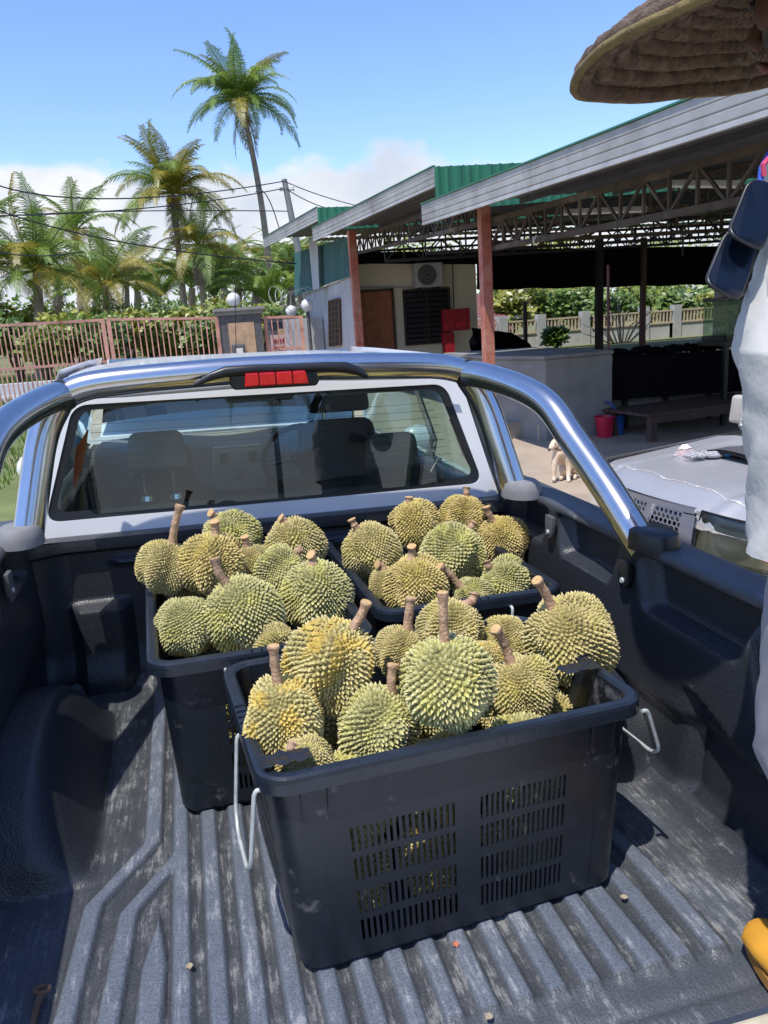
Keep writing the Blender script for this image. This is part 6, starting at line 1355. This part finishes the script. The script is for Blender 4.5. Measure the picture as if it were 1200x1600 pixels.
for s, hx, hy, hz in (('L', .86, .90, .90), ('R', .98, 1.0, .86)):
    k_ = 1 if s == 'L' else -1
    for i, (dx, l_) in enumerate(((-.026, .060), (-.009, .070), (.008, .066), (.024, .052))):
        b = MB(); p0 = Vector((hx+dx, hy, hz+.002)); b.tube([p0, p0+Vector((0, l_*.45, -.003)), p0+Vector((0, l_*.75, -.020)), p0+Vector((0, l_*.8, -.042))], [.0095, .009, .0082, .0065], 8); b.build('finger', skin_m, per, T4, smooth=1.5)
    b = MB(); p0 = Vector((hx+k_*.022, hy-.025, hz-.004)); b.tube([p0, p0+Vector((k_*.024, .022, -.008)), p0+Vector((k_*.026, .048, -.018))], [.0115, .010, .0075], 8); b.build('thumb', skin_m, per, T4, smooth=1.5)
# face
fc = Vector((.845, .978, 1.365)); 
b = MB(); b.tube([fc+Vector((-.012, .042, .035)), fc+Vector((-.016, .062, .0)), fc+Vector((-.012, .045, -.012))], [.010, .017, .012], 8); b.build('nose', skin_m, per, T4, smooth=1.5)
b = MB(); b.tube([fc+Vector((-.038, .030, -.038)), fc+Vector((-.012, .044, -.040)), fc+Vector((.016, .034, -.038))], [.004, .007, .004], 6); b.build('mouth', mat('lip_skin', (.18, .06, .05), .6), per, T4, smooth=1.5)
for dx in (-.042, .022): b = MB(); b.sphere(fc+Vector((dx, .036, .035)), (.012, .008, .007), 8, 6); b.build('eye', dark_nose, per, T4, smooth=1.5)
for dx in (-.088, .09): b = MB(); b.sphere(Vector((.853+dx, .945, 1.375)), (.012, .020, .030), 10, 6); b.build('ear', skin_m, per, T4, smooth=1.5)
# grey hair round ears, nape and jaw
b = MB(); rnd = random.Random(4)
for k in range(260):
    az = rnd.random()*2*PI; z = 1.285+.15*rnd.random(); cx, cy = .855, .935; rr = .088+.008*rnd.random()-.03*max(0, (1.33-z)/.05)*.5
    if .25*PI < az < .75*PI and z > 1.31: continue
    if z < 1.31: continue
    p = Vector((cx+rr*math.cos(az), cy+rr*math.sin(az), z)); q = p+Vector((.012*math.cos(az), .012*math.sin(az), -.012-.012*rnd.random())); r_ = q+Vector((rnd.gauss(0, .006), rnd.gauss(0, .006), -.008)); n_ = Vector((-math.sin(az), math.cos(az), 0))*.0022
    b.add([p-n_, p+n_, q+n_, q-n_, r_], [(0, 1, 2, 3), (3, 2, 4)])
hr = tag(b.build('hair', hair_m, per, T4), kind='stuff')
b = MB(); b.grid(lambda u, v: Vector((.855+(.093-.012*v)*math.cos(u*2*PI), .932+(.092-.015*v)*math.sin(u*2*PI), 1.45-.13*v+.03*math.sin(u*2*PI)*v)), 28, 8, cu=True); b.build('hair_cap', hair_m, per, T4, smooth=1.5)
# clothing: rings lofted with folds
def loft(rings, n=64, fold=.008, seed=0, fq=7):
    """rings: (cx, cy, z, rx, ry)"""
    V = []; M_ = 14; out = []
    for i in range(len(rings)-1):
        for k in range(M_): t = k/M_; t2 = t*t*(3-2*t)*.5+t*.5; out.append(tuple(a+(c-a)*t2 for a, c in zip(rings[i], rings[i+1])))
    out.append(rings[-1]); b = MB()
    for cx, cy, z, rx, ry in out:
        for q in range(n):
            a = 2*PI*q/n; f_ = 1+.6*fold/.1*(noise.noise(Vector((math.cos(a)*2.0, math.sin(a)*2.0+seed, z*9)))+.55*noise.noise(Vector((math.cos(a)*1.2+5, z*26+math.sin(a)*4, seed)))); f_ += fold*.55*math.sin(z*95+3*math.sin(a*2+seed)+a*1.5)*max(0, noise.noise(Vector((a, z*6, seed+4)))+.15)*2; V.append(Vector((cx+rx*f_*math.cos(a), cy+ry*f_*math.sin(a), z)))
    b.add(V, [(j*n+q, j*n+(q+1) % n, (j+1)*n+(q+1) % n, (j+1)*n+q) for j in range(len(out)-1) for q in range(n)]); return b
b = loft([(.815, .70, .715, .180, .155), (.815, .70, .78, .178, .155), (.808, .72, .88, .175, .155), (.800, .74, .95, .172, .15), (.835, .78, 1.03, .160, .145), (.855, .81, 1.11, .148, .135), (.845, .845, 1.175, .125, .105), (.83, .865, 1.205, .085, .075), (.83, .875, 1.225, .078, .068)], fold=.011)
b.build('shirt', shirt_m, per, T4, smooth=2.0)
for s, hp, kn, an, sd in (('L', .755, .762, .80, 3), ('R', .92, .95, .97, 9)):
    b = loft([(an, .64, .075, .068, .075), (an, .65, .12, .075, .08), (an, .68, .28, .080, .085), (kn, .72, .43, .088, .092), (hp+.005, .70, .62, .102, .105), (hp+(.025 if s == 'L' else -.01), .700, .76, .110, .12), (hp+(.04 if s == 'L' else -.02), .69, .84, .100, .115)], fold=.012, seed=sd); b.build('trouser_leg', trouser_m, per, T4, smooth=2.0)
def sleeve(sh, el, wr, sd):
    P = [Vector(sh)+Vector((0, 0, .02)), Vector(sh), Vector(sh).lerp(Vector(el), .5), Vector(el), Vector(el).lerp(Vector(wr), .35), Vector(wr)*.75+Vector(el)*.25]
    b = MB(); Pp = []
    for i in range(len(P)-1):
        for k in range(5): Pp.append(P[i].lerp(P[i+1], k/5))
    Pp.append(P[-1]); rr = [.050+.030*min(1, i/5)-.022*max(0, (i-12)/13)+.004*noise.noise(Vector((i*.9, sd, 0))) for i in range(len(Pp))]; b.tube(Pp, rr, 20)
    b.v = [v+Vector((noise.noise(v*14)*.008, noise.noise(v*14+Vector((9, 0, 0)))*.008, noise.noise(v*20)*.004)) for v in b.v]
    b.build('sleeve', shirt_m, per, T4, smooth=2.0)
sleeve((.785, .83, 1.11), (.722, .735, .95), (.84, .86, .90), 1); sleeve((.965, .83, 1.145), (1.05, .76, .93), (1.0, .93, .86), 2)
T4 = TB
# boots
for s, ax_, ay, tx_, ty_ in (('L', .80, .64, .805, .80), ('R', .99, .62, 1.0, .78)):
    d_ = Vector((tx_-ax_, ty_-ay, 0)).normalized(); sd_ = Vector((d_.y, -d_.x, 0)); V = []; b = MB(); o_ = Vector((ax_, ay, 0)); secs = [(-.085, .030, .075), (-.06, .040, .085), (0, .042, .095), (.06, .043, .075), (.12, .049, .060), (.17, .050, .052), (.205, .043, .044), (.225, .022, .032)]
    out = []
    for y_, w_, h_ in secs:
        for q in range(14): a = 2*PI*q/14; out.append(o_+d_*y_+sd_*(w_*math.cos(a))+Vector((0, 0, .018+h_*.5+h_*.5*math.sin(a))))
    b.add(out, [(j*14+q, j*14+(q+1) % 14, (j+1)*14+(q+1) % 14, (j+1)*14+q) for j in range(len(secs)-1) for q in range(14)]+[tuple(range(14)), tuple(len(out)-1-q for q in range(14))])
    b.tube([o_+Vector((0, 0, .07)), o_+Vector((0, 0, .14)), o_+Vector((0, 0, .21))], [.048, .050, .056], 14); bt = b.build('boot', boot_m, per, T4, smooth=1.2)
    b = MB(); pts = []
    for q in range(28):
        a = 2*PI*q/28; yy = .07+.160*math.sin(a); ww = .050*abs(math.cos(a))**.75*(1 if math.cos(a) > 0 else -1)*(1-.12*(yy < 0)); pts.append(o_+d_*yy+sd_*ww+Vector((0, 0, .010)))
    b.prism(pts, (0, 0, .016)); b.build('boot_sole', mat('brown_sole', (.30, .15, .03), .7), bt, T4, smooth=.8)
# hat
HC = Vector((.865, 1.00, 0)); b = MB(); nr, na = 60, 90; V = []
def brim(r_, a, up):
    x, y = HC.x+r_*math.cos(a), HC.y+r_*math.sin(a); t = max(0, (r_-.085)/.215); z = 1.370-.04*(y-1.0)+.075*(1-t**1.8)+.012*noise.noise(Vector((math.cos(a)*1.5, math.sin(a)*1.5, 2))); k = (r_/.0300); z += up*(.003+.0165*abs(math.sin(PI*k))**.7+.0014*math.sin(a*150+k*9)); z += .13*(x-HC.x)
    z += .0012*noise.noise(Vector((x*90, y*90, up)))
    return Vector((x, y, z))
for up in (-1, 1):
    b.grid(lambda u, v: brim(.088+.212*v, u*2*PI, up*.15), 120, 30, cu=True)
b2 = MB(); b2.tube([brim(.301, k*2*PI/96, 0) for k in range(96)], .0065, 8, closed=True)
ht = thing('x', None, None) if False else None
hat = b.build('straw_hat', straw_m, per, T4, smooth=1.5)
for kc in range(8):
    rc = .099+kc*.0272; nn_ = 260; c = MB(); pts = []; rs = []
    for q in range(nn_):
        a = 2*PI*q/nn_; p = brim(rc, a, 0); pts.append(p); rs.append(.0133*(1+.10*math.sin(a*rc*520+kc)+.14*noise.noise(Vector((a*14, kc, 0)))))
    c.tube(pts, rs, 12, closed=True, sq=1.0); c.build('straw_coil', straw_m, hat, T4, smooth=1.5)
b2.build('hat_binding', straw_edge, hat, T4, smooth=1.5)
b = MB(); n_ = 40
b.grid(lambda u, v: (lambda r_, z: Vector((HC.x+r_*math.cos(u*2*PI), HC.y-.02*v+r_*math.sin(u*2*PI), z+.03+(-.04*(r_*math.sin(u*2*PI))+.13*r_*math.cos(u*2*PI))*(1-v*.4))))((.112-.012*v)*(1 if v < .75 else math.cos((v-.75)/.25*PI/2)*.98+.02)+.0025*abs(math.sin(v*9*PI)), 1.405+.125*min(1, v/.8)+.02*sstep(.75, 1, v)), 48, 40, cu=True); b.build('hat_crown', straw_m, hat, T4, smooth=1.5)
# sunglasses on a cord
sg0 = ty(1190, 262, .84); M0 = T4 @ Matrix.Translation(sg0)
sun_g = thing('sunglasses', 'dark sunglasses hanging lens-down from the collar of the white shirt', 'sunglasses', M0)
for (x0, y0, x1, y1) in ((1196, 292, 1160, 385), (1160, 372, 1124, 462)):
    c0, c1 = ty(x0, y0, .83), ty(x1, y1, .80); ax = (c1-c0).normalized(); cc = (c0+c1)/2; nn = Vector((-.35, -.9, .1)).normalized(); sx_ = ax.cross(nn).normalized(); nn = sx_.cross(ax); hl, hw_ = (c1-c0).length/2, .021
    lp = rloop(hl, hl*.92, -hw_, hw_, .014, 6); A = [cc+ax*p.x+sx_*p.y+nn*(.006*(p.x/hl)**2) for p in lp]; b = MB(); b.prism(A, nn*.003); b.build('lens', lens_m, sun_g, T4)
    b = MB(); b.tube(A+[A[0]], .0028, 8); b.build('frame', black_trim, sun_g, T4, smooth=1.2)
b = MB(); b.tube([ty(1192, 300, .83), ty(1199, 380, .86), ty(1160, 455, .86), ty(1132, 466, .84)], .003, 6); b.build('temple_arm', black_trim, sun_g, T4, smooth=1.2)
b = MB(); b.tube([ty(1187, 296, .83), ty(1190, 262, .84), ty(1204, 236, .86)], .0035, 6); b.build('cord', mat('blue_cord', (.03, .08, .45), .8), sun_g, T4)
b = MB(); b.tube([ty(1194, 275, .83), ty(1192, 258, .83), ty(1202, 246, .84)], .003, 6); b.build('cord', mat('pink_cord', (.6, .06, .14), .8), sun_g, T4)
